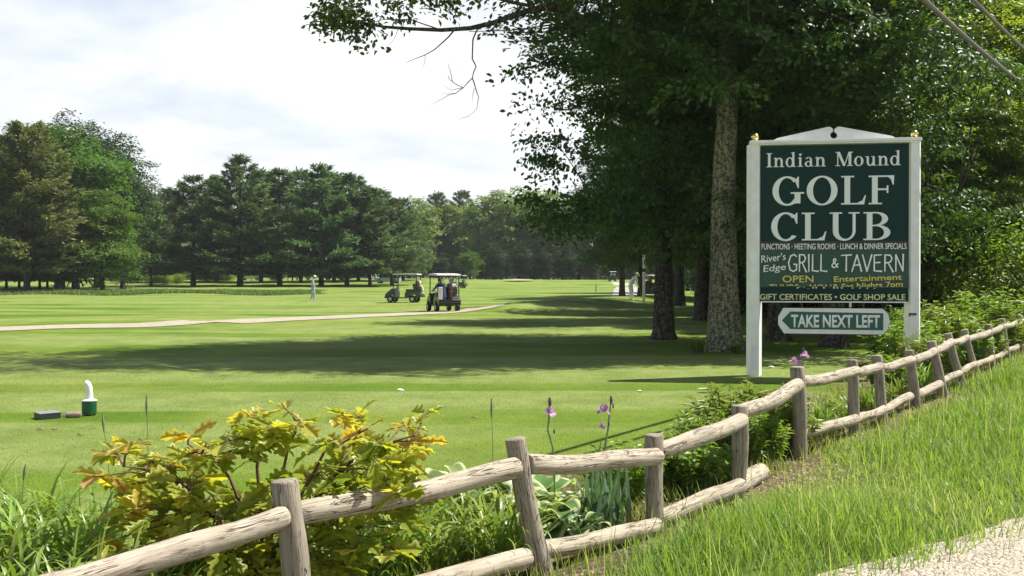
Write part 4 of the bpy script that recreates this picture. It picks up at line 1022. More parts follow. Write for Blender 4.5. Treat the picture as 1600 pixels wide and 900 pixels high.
TOPR = [(-1, (60, 922), (450, 805), 50, 41), (0, (460, 803), (808, 731), 41, 37), (1, (822, 726), (1029, 711), 33, 29), (2, (1030, 704), (1163, 655), 29, 26.5), (3, (1156, 646), (1250, 600), 27, 22), (4, (1250, 597), (1340, 578), 18.5, 18), (5, (1334, 583), (1376, 572), 16.5, 16),
        (6, (1374, 575), (1425, 562), 16.5, 15.5), (7, (1425, 563), (1461, 549), 15, 14), (8, (1459, 550), (1487, 534), 14, 13), (9, (1484, 537), (1512, 528), 11.5, 11), (10, (1508, 530), (1547, 519), 11, 10), (11, (1545, 520), (1569, 509), 10, 9.5), (12, (1566, 511), (1593, 502), 8.5, 8.5), (13, (1592, 503), (1650, 482), 8, 7)]
BOTR = [(0, (470, 960), (826, 869), 40, 36), (1, (838, 861), (1030, 821), 33, 30), (2, (1024, 812), (1158, 757), 31, 28), (4, (1250, 676), (1339, 654), 17, 17), (5, (1336, 655), (1382, 640), 15.5, 15), (6, (1376, 642), (1422, 618), 15, 15), (7, (1428, 618), (1470, 599), 14.5, 14),
        (8, (1464, 598), (1500, 582), 12.5, 11.5), (9, (1497, 582), (1524, 568), 11, 10.5), (10, (1522, 571), (1551, 559), 10, 9.5), (11, (1549, 561), (1572, 550), 9.5, 9), (12, (1570, 549), (1597, 538), 9, 8.5)]
for q, (i, a, b, w0, w1) in enumerate(TOPR): rail(i, a, b, w0, w1, 200 + q)
for q, (i, a, b, w0, w1) in enumerate(BOTR): rail(i, a, b, w0, w1, 260 + q, 0.006)
roundlog('rail', P(1150, 760, 7.95), P(1189, 737, 8.7), 0.075, 0.082, M['rail'], 291, 0.0)['label'] = 'short broken off rail stub'

# ------------------------------------------------------------------ overhead cables and their poles
def cable(name, label, pts_n, zfun, r):
    mb = MB(); pts = []
    for u in np.linspace(-34, 46, 70):
        x, y = nu(pts_n, u); pts.append((x, y, zfun(u)))
    mb.tube(pts, r, 7, cap=True)
    o = mb.build(name, M['cable'], smooth=True); return tag(o, label, 'cable', 'overhead cables')
def cable_mat():
    b = NB('grey_cable'); c = b.coord(); w = b.node('ShaderNodeTexWave', wave_type='BANDS', bands_direction='DIAGONAL'); b.link(c, w.inputs[0]); w.inputs['Scale'].default_value = 5.0; w.inputs['Distortion'].default_value = 0.6
    return b.done(b.bsdf(b.ramp(w.outputs[0], [(0.35, (0.07, 0.065, 0.06)), (0.55, (0.24, 0.22, 0.20))]), 0.7))
M['cable'] = cable_mat()
def wire_z(p0, p1, n):
    def hit(px, py):
        a = (px - 800) / 1600; y = n / (0.835 * a - 0.55); p = P(px, py, y); return p.x * 0.55 + p.y * 0.835, p.z
    (u0, z0), (u1, z1) = hit(*p0), hit(*p1)
    uc = 6.0; c = (z1 - z0) / ((u1 - uc) ** 2 - (u0 - uc) ** 2); zz = z0 - c * (u0 - uc) ** 2
    return lambda u: zz + c * (u - uc) ** 2
WZ1 = wire_z((1442, 0), (1600, 134), -2.9); WZ2 = wire_z((1519, 0), (1600, 78), -2.55)
cable('overhead_cable', 'thick lashed grey cable, the lower one crossing the top right corner', -2.9, WZ1, 0.036)
cable('overhead_cable', 'grey cable, the upper one cutting the top right corner', -2.55, WZ2, 0.028)
for u, lab in ((46, 'brown utility pole beyond the right edge carrying the overhead cables'), (-34, 'brown utility pole behind the viewer carrying the overhead cables')):
    x, y = nu(-2.72, u); t = thing('utility_pole', lab, 'pole', (x, y, h1(x, y)))
    mb = MB(); mb.tube([(0, 0, -0.5), (0, 0, 5), (0, 0, 10.5)], [0.15, 0.135, 0.11], 12); mb.build('shaft', M['bark'], t, smooth=True)
    mb = MB(); mb.box((0, 0, 9.7), (2.4, 0.1, 0.12), rad(57)); mb.build('crossarm', M['bark'], t)
# ------------------------------------------------------------------ golf carts, bags, people, cars, small furniture
M['skin'] = plain('skin', (0.30, 0.15, 0.09), 0.55, vary=0.06)
M['whitecloth'] = plain('white_cloth', (0.75, 0.75, 0.74), 0.8, vary=0.05)
M['blueshirt'] = plain('blue_white_shirt', (0.36, 0.42, 0.52), 0.8, vary=0.6, scale=9)
M['bluecloth'] = plain('blue_cloth', (0.04, 0.08, 0.19), 0.8)
M['greycloth'] = plain('pale_grey_cloth', (0.50, 0.53, 0.56), 0.8)
M['khaki'] = plain('khaki_cloth', (0.52, 0.45, 0.33), 0.8)
M['darkcloth'] = plain('dark_cloth', (0.03, 0.032, 0.045), 0.8)
M['redcloth'] = plain('red_cloth', (0.50, 0.03, 0.03), 0.8)
M['darkred'] = plain('dark_red_bag', (0.06, 0.012, 0.016), 0.6)
M['straw'] = plain('pale_straw', (0.72, 0.66, 0.50), 0.8)
M['hair'] = plain('dark_hair', (0.04, 0.028, 0.02), 0.7)
M['shoe'] = plain('white_shoe', (0.65, 0.64, 0.62), 0.6)
M['palegold'] = plain('brown_bag', (0.16, 0.10, 0.06), 0.6)
def glassmat():
    b = NB('tinted_glass'); return b.done(b.bsdf((0.03, 0.04, 0.045), 0.06, 0, 0.7))
M['glass'] = glassmat()

def make_cart(label, loc, rz, group='golf carts on the course'):
    t = thing('golf_cart', label, 'golf cart', loc, rz, group)
    mb = MB(); w = 0.56
    mb.prism([(-1.08, .34), (-1.12, .58), (-.98, .74), (-.25, .76), (-.14, .62), (-.12, .34), (-.40, .34), (-.44, .48), (-.56, .56), (-.72, .56), (-.84, .48), (-.88, .34)], -w, w, 'x')
    mb.box((0, 0.22, 0.30), (1.02, 0.78, 0.07), bev=0.01)
    mb.prism([(.52, .30), (.50, .60), (.60, .90), (.74, .92), (.98, .72), (1.18, .55), (1.22, .36), (1.05, .34), (1.02, .46), (.90, .54), (.78, .54), (.66, .46), (.63, .32)], -w + .02, w - .02, 'x')
    mb.build('body', M['cartgreen'], t)
    mb = MB(); mb.box((0, -1.16, 0.42), (1.1, 0.08, 0.14), bev=0.02); mb.box((0, 1.22, 0.33), (1.0, 0.07, 0.1), bev=0.02); mb.build('bumper', M['black'], t)
    mb = MB(); mb.box((0, -0.42, 0.80), (1.04, 0.50, 0.13), bev=0.04); mb.build('seat', M['tan'], t)
    mb = MB(); mb.box((0, -0.70, 1.05), (1.02, 0.11, 0.36), bev=0.04, M=Matrix.Rotation(rad(-12), 4, 'X')); mb.build('backrest', M['tan'], t)
    mb = MB(); mb.prism([(-.98, 1.80), (-.93, 1.86), (0, 1.90), (.62, 1.87), (.70, 1.82), (.66, 1.80)], -.60, .60, 'x'); mb.build('roof', M['roof'], t)
    for sx_ in (-1, 1):
        mb = MB(); mb.tube([(sx_ * .52, .66, .88), (sx_ * .53, .56, 1.81)], 0.028, 8); mb.build('strut', M['black'], t)
        mb = MB(); mb.tube([(sx_ * .52, -.92, .70), (sx_ * .52, -.90, 1.81)], 0.028, 8); mb.build('strut', M['black'], t)
        for y in (-.64, .84):
            mb = MB(); R = Matrix.Rotation(rad(90), 4, 'Y'); c = (sx_ * .53, y, .225)
            mb.lathe(c, [(.12, -.085), (.19, -.09), (.222, -.06), (.225, .0), (.222, .06), (.19, .09), (.12, .085)], 20, R); wh = mb.build('wheel', M['black'], t, smooth=True)
            mb = MB(); mb.lathe((c[0] + sx_ * .004, c[1], c[2]), [(.03, -.095), (.11, -.088), (.12, -.07), (.12, .07), (.11, .088), (.03, .095)], 14, R); mb.build('rim', M['rim'], wh, smooth=True)
    mb = MB(); c = Vector((-.27, .42, 1.02)); pts = []
    for i in range(17):
        a = 2 * math.pi * i / 16; pts.append(c + Vector((.17 * math.cos(a), .09 * math.sin(a), .14 * math.sin(a))))
    mb.tube(pts, 0.014, 6); mb.tube([c, (-.27, .62, .80)], 0.02, 6); mb.tube([pts[0], pts[8]], 0.01, 4); mb.build('steering_wheel', M['black'], t)
    mb = MB()
    for z in (.78, 1.22): mb.tube([(-.5, -.92, z), (-.5, -1.06, z), (.5, -1.06, z), (.5, -.92, z)], 0.016, 6)
    mb.build('bag_rack', M['black'], t)
    for sx_ in (-.36, .36):
        mb = MB(); mb.box((sx_, 1.10, .615), (.16, .05, .07), bev=0.015, M=Matrix.Rotation(rad(-35), 4, 'X')); mb.build('headlight', M['rim'], t)
    return t
def place_local(root, v): return root.matrix_basis @ Vector(v)
def golf_bag(root, v, mat, label, seed, tilt=12):
    r = random.Random(seed); p = place_local(root, v)
    t = thing('golf_bag', label, 'golf bag', p, root.rotation_euler.z, 'golf bags on the carts')
    M4 = Matrix.Rotation(rad(-tilt), 4, 'X')
    mb = MB(); mb.lathe((0, 0, 0), [(.10, 0), (.125, .02), (.13, .3), (.12, .6), (.135, .78), (.13, .86), (.11, .87)], 14, M4); mb.build('bag_body', mat, t, smooth=True)
    mb = MB(); mb.box(M4 @ Vector((0, -.14, .32)), (.17, .09, .34), bev=0.03, M=M4); mb.build('pocket', mat, t)
    for k in range(7):
        a = r.uniform(0, 6.28); q = r.uniform(.02, .085); b = M4 @ Vector((q * math.cos(a), q * math.sin(a), .8)); e = M4 @ Vector((q * 1.8 * math.cos(a), q * 1.8 * math.sin(a), r.uniform(1.05, 1.25)))
        mb = MB(); mb.tube([b, e], 0.007, 5); mb.ball(e, .045, 8, (1.0, .7, .6)); mb.build('club', M['chrome'] if k % 2 else M['whitecloth'], t)
    return t

# ---- people: one continuous skinned body; materials follow the nearest bone
def person(label, loc, rz, J, mats, cap=None, capmat=None, group=None, hairmat=None, brim=0.1):
    names = list(J); idx = {n: i for i, n in enumerate(names)}
    RADI = {'pelvis': .155, 'waist': .15, 'chest': .175, 'neck0': .062, 'neck': .055, 'jaw': .066, 'head': .092, 'crown': .066,
            'shl': .068, 'shr': .068, 'ell': .044, 'elr': .044, 'wrl': .029, 'wrr': .029, 'hal': .033, 'har': .033, 'hpl': .105, 'hpr': .105, 'knl': .075, 'knr': .075, 'anl': .04, 'anr': .04, 'tol': .034, 'tor': .034}
    E = [('pelvis', 'waist', 0), ('waist', 'chest', 0), ('chest', 'neck0', 0), ('neck0', 'neck', 3), ('neck', 'jaw', 3), ('jaw', 'head', 3), ('head', 'crown', 3)]
    for s in 'lr':
        E += [('chest', 'sh' + s, 0), ('sh' + s, 'el' + s, 0), ('el' + s, 'wr' + s, 3), ('wr' + s, 'ha' + s, 3), ('pelvis', 'hp' + s, 1), ('hp' + s, 'kn' + s, 1), ('kn' + s, 'an' + s, 3), ('an' + s, 'to' + s, 2)]
    me = bpy.data.meshes.new('person'); me.from_pydata([tuple(J[n]) for n in names], [(idx[a], idx[b]) for a, b, _ in E], [])
    o = bpy.data.objects.new('person', me); COL.objects.link(o)
    sk = o.modifiers.new('skin', 'SKIN'); sk.use_smooth_shade = True
    for i, n in enumerate(names):
        me.skin_vertices[0].data[i].radius = (RADI[n],) * 2; me.skin_vertices[0].data[i].use_root = (n == 'pelvis')
    sub = o.modifiers.new('sub', 'SUBSURF'); sub.levels = 2; sub.render_levels = 2
    dg = bpy.context.evaluated_depsgraph_get(); m2 = bpy.data.meshes.new_from_object(o.evaluated_get(dg)); bpy.data.objects.remove(o)
    bm = bmesh.new(); bm.from_mesh(m2)
    V3 = {n: Vector(J[n]) for n in names}
    def sd(p, a, b):
        ab = b - a; t = max(0, min(1, (p - a).dot(ab) / max(ab.length_squared, 1e-9))); return (p - a - ab * t).length, t
    for f in bm.faces:
        c = f.calc_center_median(); best = (9, 0)
        for a, b, mi in E:
            d, t = sd(c, V3[a], V3[b])
            if a[:2] == 'sh' and t > .75: mi = 3
            if a[:2] == 'kn' and t < .12: mi = 1
            if mats.get('long') and a[:2] == 'kn': mi = 1
            if d < best[0]: best = (d, mi)
        f.material_index = best[1]; f.smooth = True
    # fingers, nose and eyes belong to the same body
    mb = MB()
    for s in 'lr':
        h = V3['ha' + s]; d = (h - V3['wr' + s]).normalized(); side = d.cross(Vector((0, 0, 1))); side = side.normalized() if side.length > .1 else Vector((0, 1, 0)); cur = side.cross(d).normalized()
        for k, (o_, ln) in enumerate([(-.027, .065), (-.009, .078), (.009, .072), (.026, .056)]):
            b0 = h + side * o_; mb.tube([b0, b0 + d * ln * .5, b0 + d * ln * .85 + cur * ln * .3, b0 + d * ln * .95 + cur * ln * .6], [.010, .009, .008, .006], 6)
        mb.tube([h - side * .02 - d * .02, h - side * .045 + d * .012, h - side * .048 + d * .04 + cur * .012], [.012, .010, .007], 6)
    hd = V3['head']; up = (V3['crown'] - V3['jaw']).normalized(); fw = Vector((0, 1, 0)) - up * up.y; fw.normalize(); rt_ = fw.cross(up)
    mb.tube([hd + fw * .078 + up * .01, hd + fw * .112 - up * .03, hd + fw * .085 - up * .036], [.008, .016, .008], 6)
    for q in (-1, 1): mb.ball(hd + rt_ * q * .088 - up * .015, .026, 8, (.5, 1, 1.2))
    vs = [bm.verts.new(v) for v in mb.v]
    for f in mb.f:
        try: nf = bm.faces.new([vs[i] for i in f]); nf.material_index = 3; nf.smooth = True
        except ValueError: pass
    bm.to_mesh(m2); bm.free(); m2.name = 'person'
    m2.materials.clear()
    for mname in (mats['top'], mats['legs'], mats['shoe'], 'skin'): m2.materials.append(M[mname])
    t = obj('person', m2, None, loc, (0, 0, rz)); tag(t, label, 'person', group)
    eye = MB()
    for q in (-1, 1): eye.ball(hd + fw * .083 + rt_ * q * .033 + up * .012, .010, 6)
    eye.build('eyes', M['hair'], t)
    R = Matrix((rt_, fw, up)).transposed().to_4x4()
    mb = MB(); mb.lathe(hd + up * .02 - fw * .012, [(.100, -.02), (.104, .02), (.09, .07), (.05, .10), (.01, .108)], 14, R); mb.build('hair', M[hairmat or 'hair'], t, smooth=True)
    if cap:
        mb = MB(); c = hd + up * .045
        mb.lathe(c, [(.108, -.005), (.11, .03), (.095, .075), (.055, .103), (.01, .11)], 16, R)
        if cap == 'cap':
            lp = [(-.08, .06), (-.075, .15), (-.04, .19), (.04, .19), (.075, .15), (.08, .06)]
            m3 = MB(); m3.prism(lp, -.004, .006, 'z'); mb.add([R @ Vector(v) + c for v in m3.v], m3.f)
        else:
            mb.lathe(c, [(.09, .0), (.2, -.012), (.205, -.006), (.09, .012)], 18, R)
        mb.build('cap' if cap == 'cap' else 'sun_hat', M[capmat], t, smooth=True)
    return t
def stand(**kw):
    J = {'pelvis': (0, 0, .96), 'waist': (0, 0, 1.12), 'chest': (0, 0, 1.33), 'neck0': (0, -.005, 1.47), 'neck': (0, .005, 1.53), 'jaw': (0, .02, 1.585), 'head': (0, .015, 1.65), 'crown': (0, .005, 1.715),
         'shl': (-.18, 0, 1.43), 'shr': (.18, 0, 1.43), 'ell': (-.235, -.02, 1.16), 'elr': (.235, -.02, 1.16), 'wrl': (-.24, .06, .92), 'wrr': (.24, .06, .92), 'hal': (-.235, .09, .85), 'har': (.235, .09, .85),
         'hpl': (-.095, 0, .90), 'hpr': (.095, 0, .90), 'knl': (-.105, .02, .50), 'knr': (.105, .02, .50), 'anl': (-.11, -.02, .08), 'anr': (.11, -.02, .08), 'tol': (-.12, .15, .035), 'tor': (.12, .15, .035)}
    J.update(kw); return J
def sit(**kw):
    J = stand()
    for n in J: x, y, z = J[n]; J[n] = (x, y, z - .10)
    J.update({'knl': (-.13, .46, .88), 'knr': (.13, .46, .88), 'anl': (-.13, .56, .46), 'anr': (.13, .56, .46), 'tol': (-.14, .73, .40), 'tor': (.14, .73, .40), 'hpl': (-.1, .06, .86), 'hpr': (.1, .06, .86)})
    J.update(kw); return J
def club(name_label, a, b, head_dir, group=None):
    t = thing('golf_club', name_label, 'golf club', a, 0, group); a = Vector(a); b = Vector(b); d = b - a
    mb = MB(); mb.tube([(0, 0, 0), d], 0.008, 6); mb.build('shaft', M['chrome'], t)
    mb = MB(); mb.tube([Vector((0, 0, 0)) - d.normalized() * .02, d.normalized() * .26], 0.014, 6); mb.build('grip', M['black'], t)
    mb = MB(); mb.box(d + Vector(head_dir) * .05, (.05, .10, .05), bev=.012); mb.build('club_head', M['chrome'], t)
    return t

pA = G(633, 472.5); cA = make_cart('empty golf cart standing side on on the bright fairway, nose to the left', (pA.x, pA.y, pA.z), rad(80))
golf_bag(cA, (-.2, -1.04, .55), M['palegold'], 'brown golf bag strapped to the back of the empty cart, nearer the viewer', 1)
golf_bag(cA, (.22, -1.04, .55), M['whitecloth'], 'white golf bag strapped to the back of the empty cart, far side', 2)
pB = G(693, 486.5); cB = make_cart('golf cart with two riders seen from behind on the sandy path', (pB.x, pB.y, pB.z), rad(20))
golf_bag(cB, (-.27, -1.04, .52), M['bluecloth'], 'blue golf bag on the left back of the cart with two riders', 3)
golf_bag(cB, (.05, -1.05, .52), M['darkred'], 'dark red golf bag on the back of the cart with two riders', 4)
mb = MB(); mb.box((0, 0, 0), (.22, .05, .60), bev=.02); tw_ = mb.build('towel', M['whitecloth'], None, place_local(cB, (-.50, -1.2, .92)), (rad(4), 0, rad(20))); tag(tw_, 'white towel hanging at the left back corner of the cart with two riders', 'towel')
person('seated driver in blue shirt and dark cap, left in the cart with two riders', place_local(cB, (-.27, -.42, .0)), rad(20), sit(wrl=(-.34, .30, 1.02), hal=(-.34, .37, 1.02), ell=(-.33, .05, 1.08), wrr=(.1, .38, 1.05), har=(.06, .44, 1.07), elr=(.24, .12, 1.08)), {'top': 'bluecloth', 'legs': 'darkcloth', 'shoe': 'shoe'}, 'cap', 'darkcloth')
person('seated passenger in a pale grey shirt at the right of the cart with two riders', place_local(cB, (.28, -.42, .0)), rad(14), sit(wrl=(-.1, .36, .92), hal=(-.1, .43, .92), wrr=(.3, .2, .95), har=(.3, .27, .93), elr=(.3, -.05, 1.08)), {'top': 'greycloth', 'legs': 'khaki', 'shoe': 'shoe'}, 'cap', 'whitecloth')
p = on(717, 150); make_cart('small golf cart far off behind the cart with two riders', p, rad(70))
p = on(957, 196); cF = make_cart('tiny golf cart driving away at the far end of the grey path', p, rad(4))
person('person in a white shirt at the left seat of the tiny far golf cart', place_local(cF, (-.27, -.42, 0)), rad(4), sit(), {'top': 'whitecloth', 'legs': 'darkcloth', 'shoe': 'shoe'}, 'cap', 'whitecloth')
person('person in a grey shirt at the right seat of the tiny far golf cart', place_local(cF, (.27, -.42, 0)), rad(4), sit(), {'top': 'greycloth', 'legs': 'darkcloth', 'shoe': 'shoe'})
p = on(1017, 86); cT = make_cart('golf cart in the shade half hidden behind a dark trunk', p, rad(-8))
golf_bag(cT, (-.22, -1.04, .52), M['darkcloth'], 'black golf bag on the cart half hidden in the shade', 5)
person('person in a red shirt seated in the shaded cart behind the trunk', place_local(cT, (-.27, -.42, 0)), rad(-8), sit(), {'top': 'redcloth', 'legs': 'darkcloth', 'shoe': 'shoe'}, 'cap', 'darkcloth')
g1 = G(489, 471)
J1 = stand(neck=(0, .05, 1.52), jaw=(0, .085, 1.565), head=(0, .105, 1.625), crown=(0, .12, 1.69), neck0=(0, .02, 1.47), wrr=(.2, .16, 1.0), har=(.15, .21, .95), elr=(.24, 0, 1.15), wrl=(-.23, -.10, .92), hal=(-.22, -.13, .85), ell=(-.24, -.06, 1.16),
           knl=(-.09, .10, .52), anl=(-.08, .02, .10), tol=(-.08, .19, .05), knr=(.09, -.02, .5), anr=(.08, -.16, .12), tor=(.08, 0, .035))
person('golfer in white cap, blue and white shirt and white shorts walking on the fairway', (g1.x, g1.y, g1.z), rad(-80), J1, {'top': 'blueshirt', 'legs': 'whitecloth', 'shoe': 'shoe'}, 'cap', 'whitecloth')
h = Matrix.Rotation(rad(-80), 4, 'Z') @ Vector((-.22, -.14, .82)) + g1
club('golf club trailing from the hand of the walking golfer', h, h + Vector((-.28, 0, -.76)), (-1, 0, 0))
g2 = G(986, 469.5)
J2 = stand(waist=(0, .05, 1.10), chest=(0, .16, 1.27), neck0=(0, .25, 1.37), neck=(0, .29, 1.41), jaw=(0, .335, 1.44), head=(0, .37, 1.49), crown=(0, .40, 1.55), shl=(-.18, .21, 1.34), shr=(.18, .21, 1.34), ell=(-.18, .30, 1.09), elr=(.18, .30, 1.09), wrl=(-.05, .42, .90), wrr=(.05, .42, .90), hal=(-.03, .46, .84), har=(.03, .46, .82),
           pelvis=(0, -.06, .95), hpl=(-.1, -.05, .90), hpr=(.1, -.05, .90), knl=(-.13, .03, .50), knr=(.13, .03, .50))
person('golfer in white shirt and wide sun hat bending over by the grey path', (g2.x, g2.y, g2.z), rad(-72), J2, {'top': 'whitecloth', 'legs': 'khaki', 'shoe': 'shoe'}, 'hat', 'straw')
h = Matrix.Rotation(rad(-72), 4, 'Z') @ Vector((0, .46, .86)) + g2
club('golf club in both hands of the bending golfer', h, h + Vector((.30, .12, -.83)), (1, 0, 0))
p = on(457, 182); person('far person in a red shirt standing under the pines', p, rad(150), stand(), {'top': 'redcloth', 'legs': 'khaki', 'shoe': 'shoe'})
p = on(464, 183); person('far person in a white shirt beside the one in red under the pines', p, rad(-120), stand(), {'top': 'whitecloth', 'legs': 'darkcloth', 'shoe': 'shoe', 'long': True}, 'cap', 'whitecloth')
p = on(450, 184); person('far person in dark clothes left of the one in red under the pines', p, rad(100), stand(), {'top': 'darkcloth', 'legs': 'greycloth', 'shoe': 'shoe', 'long': True})
p = on(405, 184); person('far person in white standing alone under the pines', p, rad(60), stand(), {'top': 'whitecloth', 'legs': 'greycloth', 'shoe': 'shoe', 'long': True})

def make_car(label, loc, rz, col, tall=0.0, group='cars parked beyond the pines'):
    t = thing('parked_car', label, 'car', loc, rz, group); m = plain('car_paint', col, 0.25, coat=0.6, vary=0.03); h = tall
    mb = MB(); mb.prism([(-2.1, .35), (-2.15, .70), (-2.0, .86), (-.95, .92), (1.05, .92), (1.95, .78), (2.15, .62), (2.15, .35)], -.84, .84, 'x'); mb.build('body', m, t)
    mb = MB(); mb.prism([(-1.7 - h * .5, .925), (-1.25 - h, 1.42 + h * .2), (.25, 1.46 + h * .2), (1.0, .925)], -.72, .72, 'x'); mb.build('window', M['glass'], t)
    mb = MB(); mb.prism([(-1.22 - h, 1.425 + h * .2), (-1.1 - h, 1.48 + h * .2), (.12, 1.51 + h * .2), (.24, 1.465 + h * .2)], -.70, .70, 'x'); mb.build('roof', M['white'] if h else m, t)
    for y in (-.45, .5):
        for s in (-1, 1): pass
    for s in (-1, 1):
        for y in (-1.3, 1.3):
            mb = MB(); R = Matrix.Rotation(rad(90), 4, 'Y'); mb.lathe((s * .78, y, .33), [(.16, -.10), (.30, -.10), (.33, -.05), (.33, .05), (.30, .10), (.16, .10)], 18, R); wh = mb.build('wheel', M['black'], t, smooth=True)
            mb = MB(); mb.lathe((s * .785, y, .33), [(.02, -.105), (.18, -.102), (.18, .102), (.02, .105)], 12, R); mb.build('rim', M['rim'], wh)
        mb = MB(); mb.box((s * .62, 2.13, .68), (.3, .06, .12), bev=.02); mb.build('headlight', M['rim'], t)
        mb = MB(); mb.box((s * .66, -2.13, .72), (.26, .06, .12), bev=.02); mb.build('tail_light', M['redcloth'], t)
    return t
make_car('pale blue car with a white roof parked under the right end of the pine row', on(606, 172), rad(82), (0.30, 0.42, 0.55), 0.3)
make_car('white car parked beyond the pines, right of the tallest pine', on(392, 196), rad(92), (0.72, 0.72, 0.70))
make_car('silver car parked beyond the pines, left of the tallest pine', on(345, 198), rad(88), (0.5, 0.52, 0.54))
make_car('dark red car parked beyond the pines near the people', on(523, 194), rad(85), (0.25, 0.02, 0.02))
make_car('white car parked beyond the pines, partly behind the walking golfer', on(492, 197), rad(95), (0.7, 0.7, 0.68))

p = on(393, 178); t = thing('marker_post', 'slim white post under the dark pines', 'post', p); mb = MB(); mb.tube([(0, 0, -.3), (0, 0, 2.0)], .09, 8); mb.build('shaft', M['white'], t)
mb = MB(); mb.lathe((0, 0, 2.0), [(.11, 0), (.11, .05), (.02, .1)], 8); mb.build('post_cap', M['white'], t)
p = G(1006, 470); t = thing('marker_post', 'tall white post with a dark band, between the bending golfer and the dark trunk', 'post', p)
mb = MB(); mb.box((0, 0, .8), (.15, .15, 2.0), bev=.01); mb.box((0, 0, 2.34), (.15, .15, .82), bev=.01); mb.build('shaft', M['white'], t)
mb = MB(); mb.box((0, 0, 1.86), (.14, .14, .14)); mb.build('band', M['black'], t); mb = MB(); mb.box((.02, -.083, 2.3), (.06, .014, .3)); mb.build('plate', M['black'], t)
p = G(931, 456); t = thing('dark_stake', 'short dark stake standing in the grass by the grey path', 'stake', p); mb = MB(); mb.tube([(0, 0, -.2), (.02, 0, .78)], [.05, .045], 8); mb.build('shaft', M['black'], t); mb = MB(); mb.ball((.02, 0, .8), .06, 8); mb.build('knob', M['black'], t)
p = on(731, 208); t = thing('golf_flag', 'flagstick with a small white flag on the far green', 'golf flag', p); mb = MB(); mb.tube([(0, 0, 0), (0, 0, 2.5)], .03, 6); mb.build('pole', M['roof'], t)
mb = MB(); mb.prism([(.02, 1.95), (.22, 2.0), (.5, 2.05), (.5, 2.35), (.22, 2.45), (.02, 2.48)], -.01, .01, 'y'); mb.build('flag', M['white'], t)
p = on(116, 138); t = thing('litter_bin', 'small dark bin standing on the grass right of the olive pines', 'bin', p); mb = MB(); mb.lathe((0, 0, 0), [(.28, 0), (.3, .1), (.32, .85), (.30, .9)], 14); mb.build('body', M['black'], t); mb = MB(); mb.lathe((0, 0, .9), [(.33, 0), (.33, .05), (.2, .12), (.02, .13)], 14); mb.build('lid', M['black'], t)
# tee-side bits on the near lawn
M['green'] = plain('dark_green_plastic', (0.008, 0.085, 0.035), 0.35); M['pinkbark'] = plain('worn_bark', (0.30, 0.21, 0.19), 0.8, vary=0.4); M['bluepaint'] = plain('blue_paint', (0.10, 0.16, 0.42), 0.5)
M['darkmetal'] = plain('dark_box_metal', (0.03, 0.035, 0.032), 0.5); M['greymetal'] = plain('grey_box_side', (0.22, 0.24, 0.25), 0.5)
p = G(139.5, 649); t = thing('canister', 'small dark green canister with a bent white pipe standing on the near lawn', 'canister', p)
mb = MB(); mb.lathe((0, 0, .02), [(.075, 0), (.084, .01), (.086, .15), (.08, .155)], 22); mb.build('body', M['green'], t, smooth=True)
mb = MB(); mb.lathe((0, 0, .176), [(.089, 0), (.089, .008), (.06, .022), (.04, .028)], 22); mb.build('lid', M['white'], t, smooth=True)
mb = MB(); mb.tube([(.005, 0, .19), (.0, 0, .30), (-.004, 0, .345), (-.018, 0, .375), (-.045, 0, .392)], [.042, .039, .039, .038, .036], 14); mb.build('pipe', M['white'], t, smooth=True)
for a in (30, 150, 270): mb = MB(); mb.box((.06 * math.cos(rad(a)), .06 * math.sin(rad(a)), .008), (.02, .02, .026)); mb.build('foot', M['black'], t)
p = G(74, 653.5); t = thing('metal_box', 'low dark metal box with a paler right side lying on the near lawn', 'box', p, rad(42))
mb = MB(); mb.box((0, 0, .034), (.23, .23, .068), bev=.004); mb.build('body', M['darkmetal'], t); mb = MB(); mb.box((.118, 0, .034), (.006, .22, .06)); mb.build('pale_side', M['greymetal'], t)  # right side coloured paler than the body
mb = MB(); mb.box((0, 0, .071), (.236, .236, .008), bev=.002); mb.build('lid', M['greymetal'], t)
p = G(115, 652.5); t = thing('tee_marker', 'short log with a blue painted end lying between the box and the canister', 'tee marker', p, rad(18))
R = Matrix.Rotation(rad(90), 4, 'Y'); mb = MB(); mb.lathe((0, 0, .035), [(.028, -.075), (.035, -.07), (.034, .0), (.035, .08), (.028, .085)], 12, R); mb.build('log', M['pinkbark'], t, smooth=True)
mb = MB(); mb.lathe((-.079, 0, .035), [(.034, -.003), (.034, .006)], 12, R); mb.build('painted_end', M['bluepaint'], t)
def scrap(px, py, label, name, mat, s, seed):
    p = G(px, py); rng = random.Random(seed); mb = MB(); n = 7
    V = [(s * math.cos(6.28 * i / n) * rng.uniform(.6, 1.2), s * .6 * math.sin(6.28 * i / n) * rng.uniform(.6, 1.2), rng.uniform(.004, .02)) for i in range(n)] + [(0, 0, .03)]
    mb.add(V, [(i, (i + 1) % n, n) for i in range(n)]); o = mb.build(name, mat, None, p); return tag(o, label, 'leaf' if 'leaf' in name else 'litter')
scrap(1205, 574, 'white scrap of paper on the grass right of the left sign post', 'paper_scrap', M['white'], .07, 1)
scrap(625, 610, 'white scrap of paper on the open lawn under the tree shade', 'paper_scrap', M['white'], .06, 2)
scrap(1000, 612, 'pale scrap on the lawn left of the garden shrub', 'paper_scrap', M['straw'], .05, 3)
M['deadleaf'] = plain('dead_leaf', (0.22, 0.13, 0.07), 0.8)
for k, (px, py) in enumerate([(63, 672), (86, 671), (742, 653), (125, 681)]):
    scrap(px, py, ['curled brown leaf, left one of the pair below the metal box', 'curled brown leaf, right one of the pair below the metal box', 'brown leaf on the lawn left of the irises', 'brown leaf lying lowest on the lawn below the canister'][k], 'fallen_leaf', M['deadleaf'], .05, 10 + k)['group'] = 'dead leaves on the lawn'
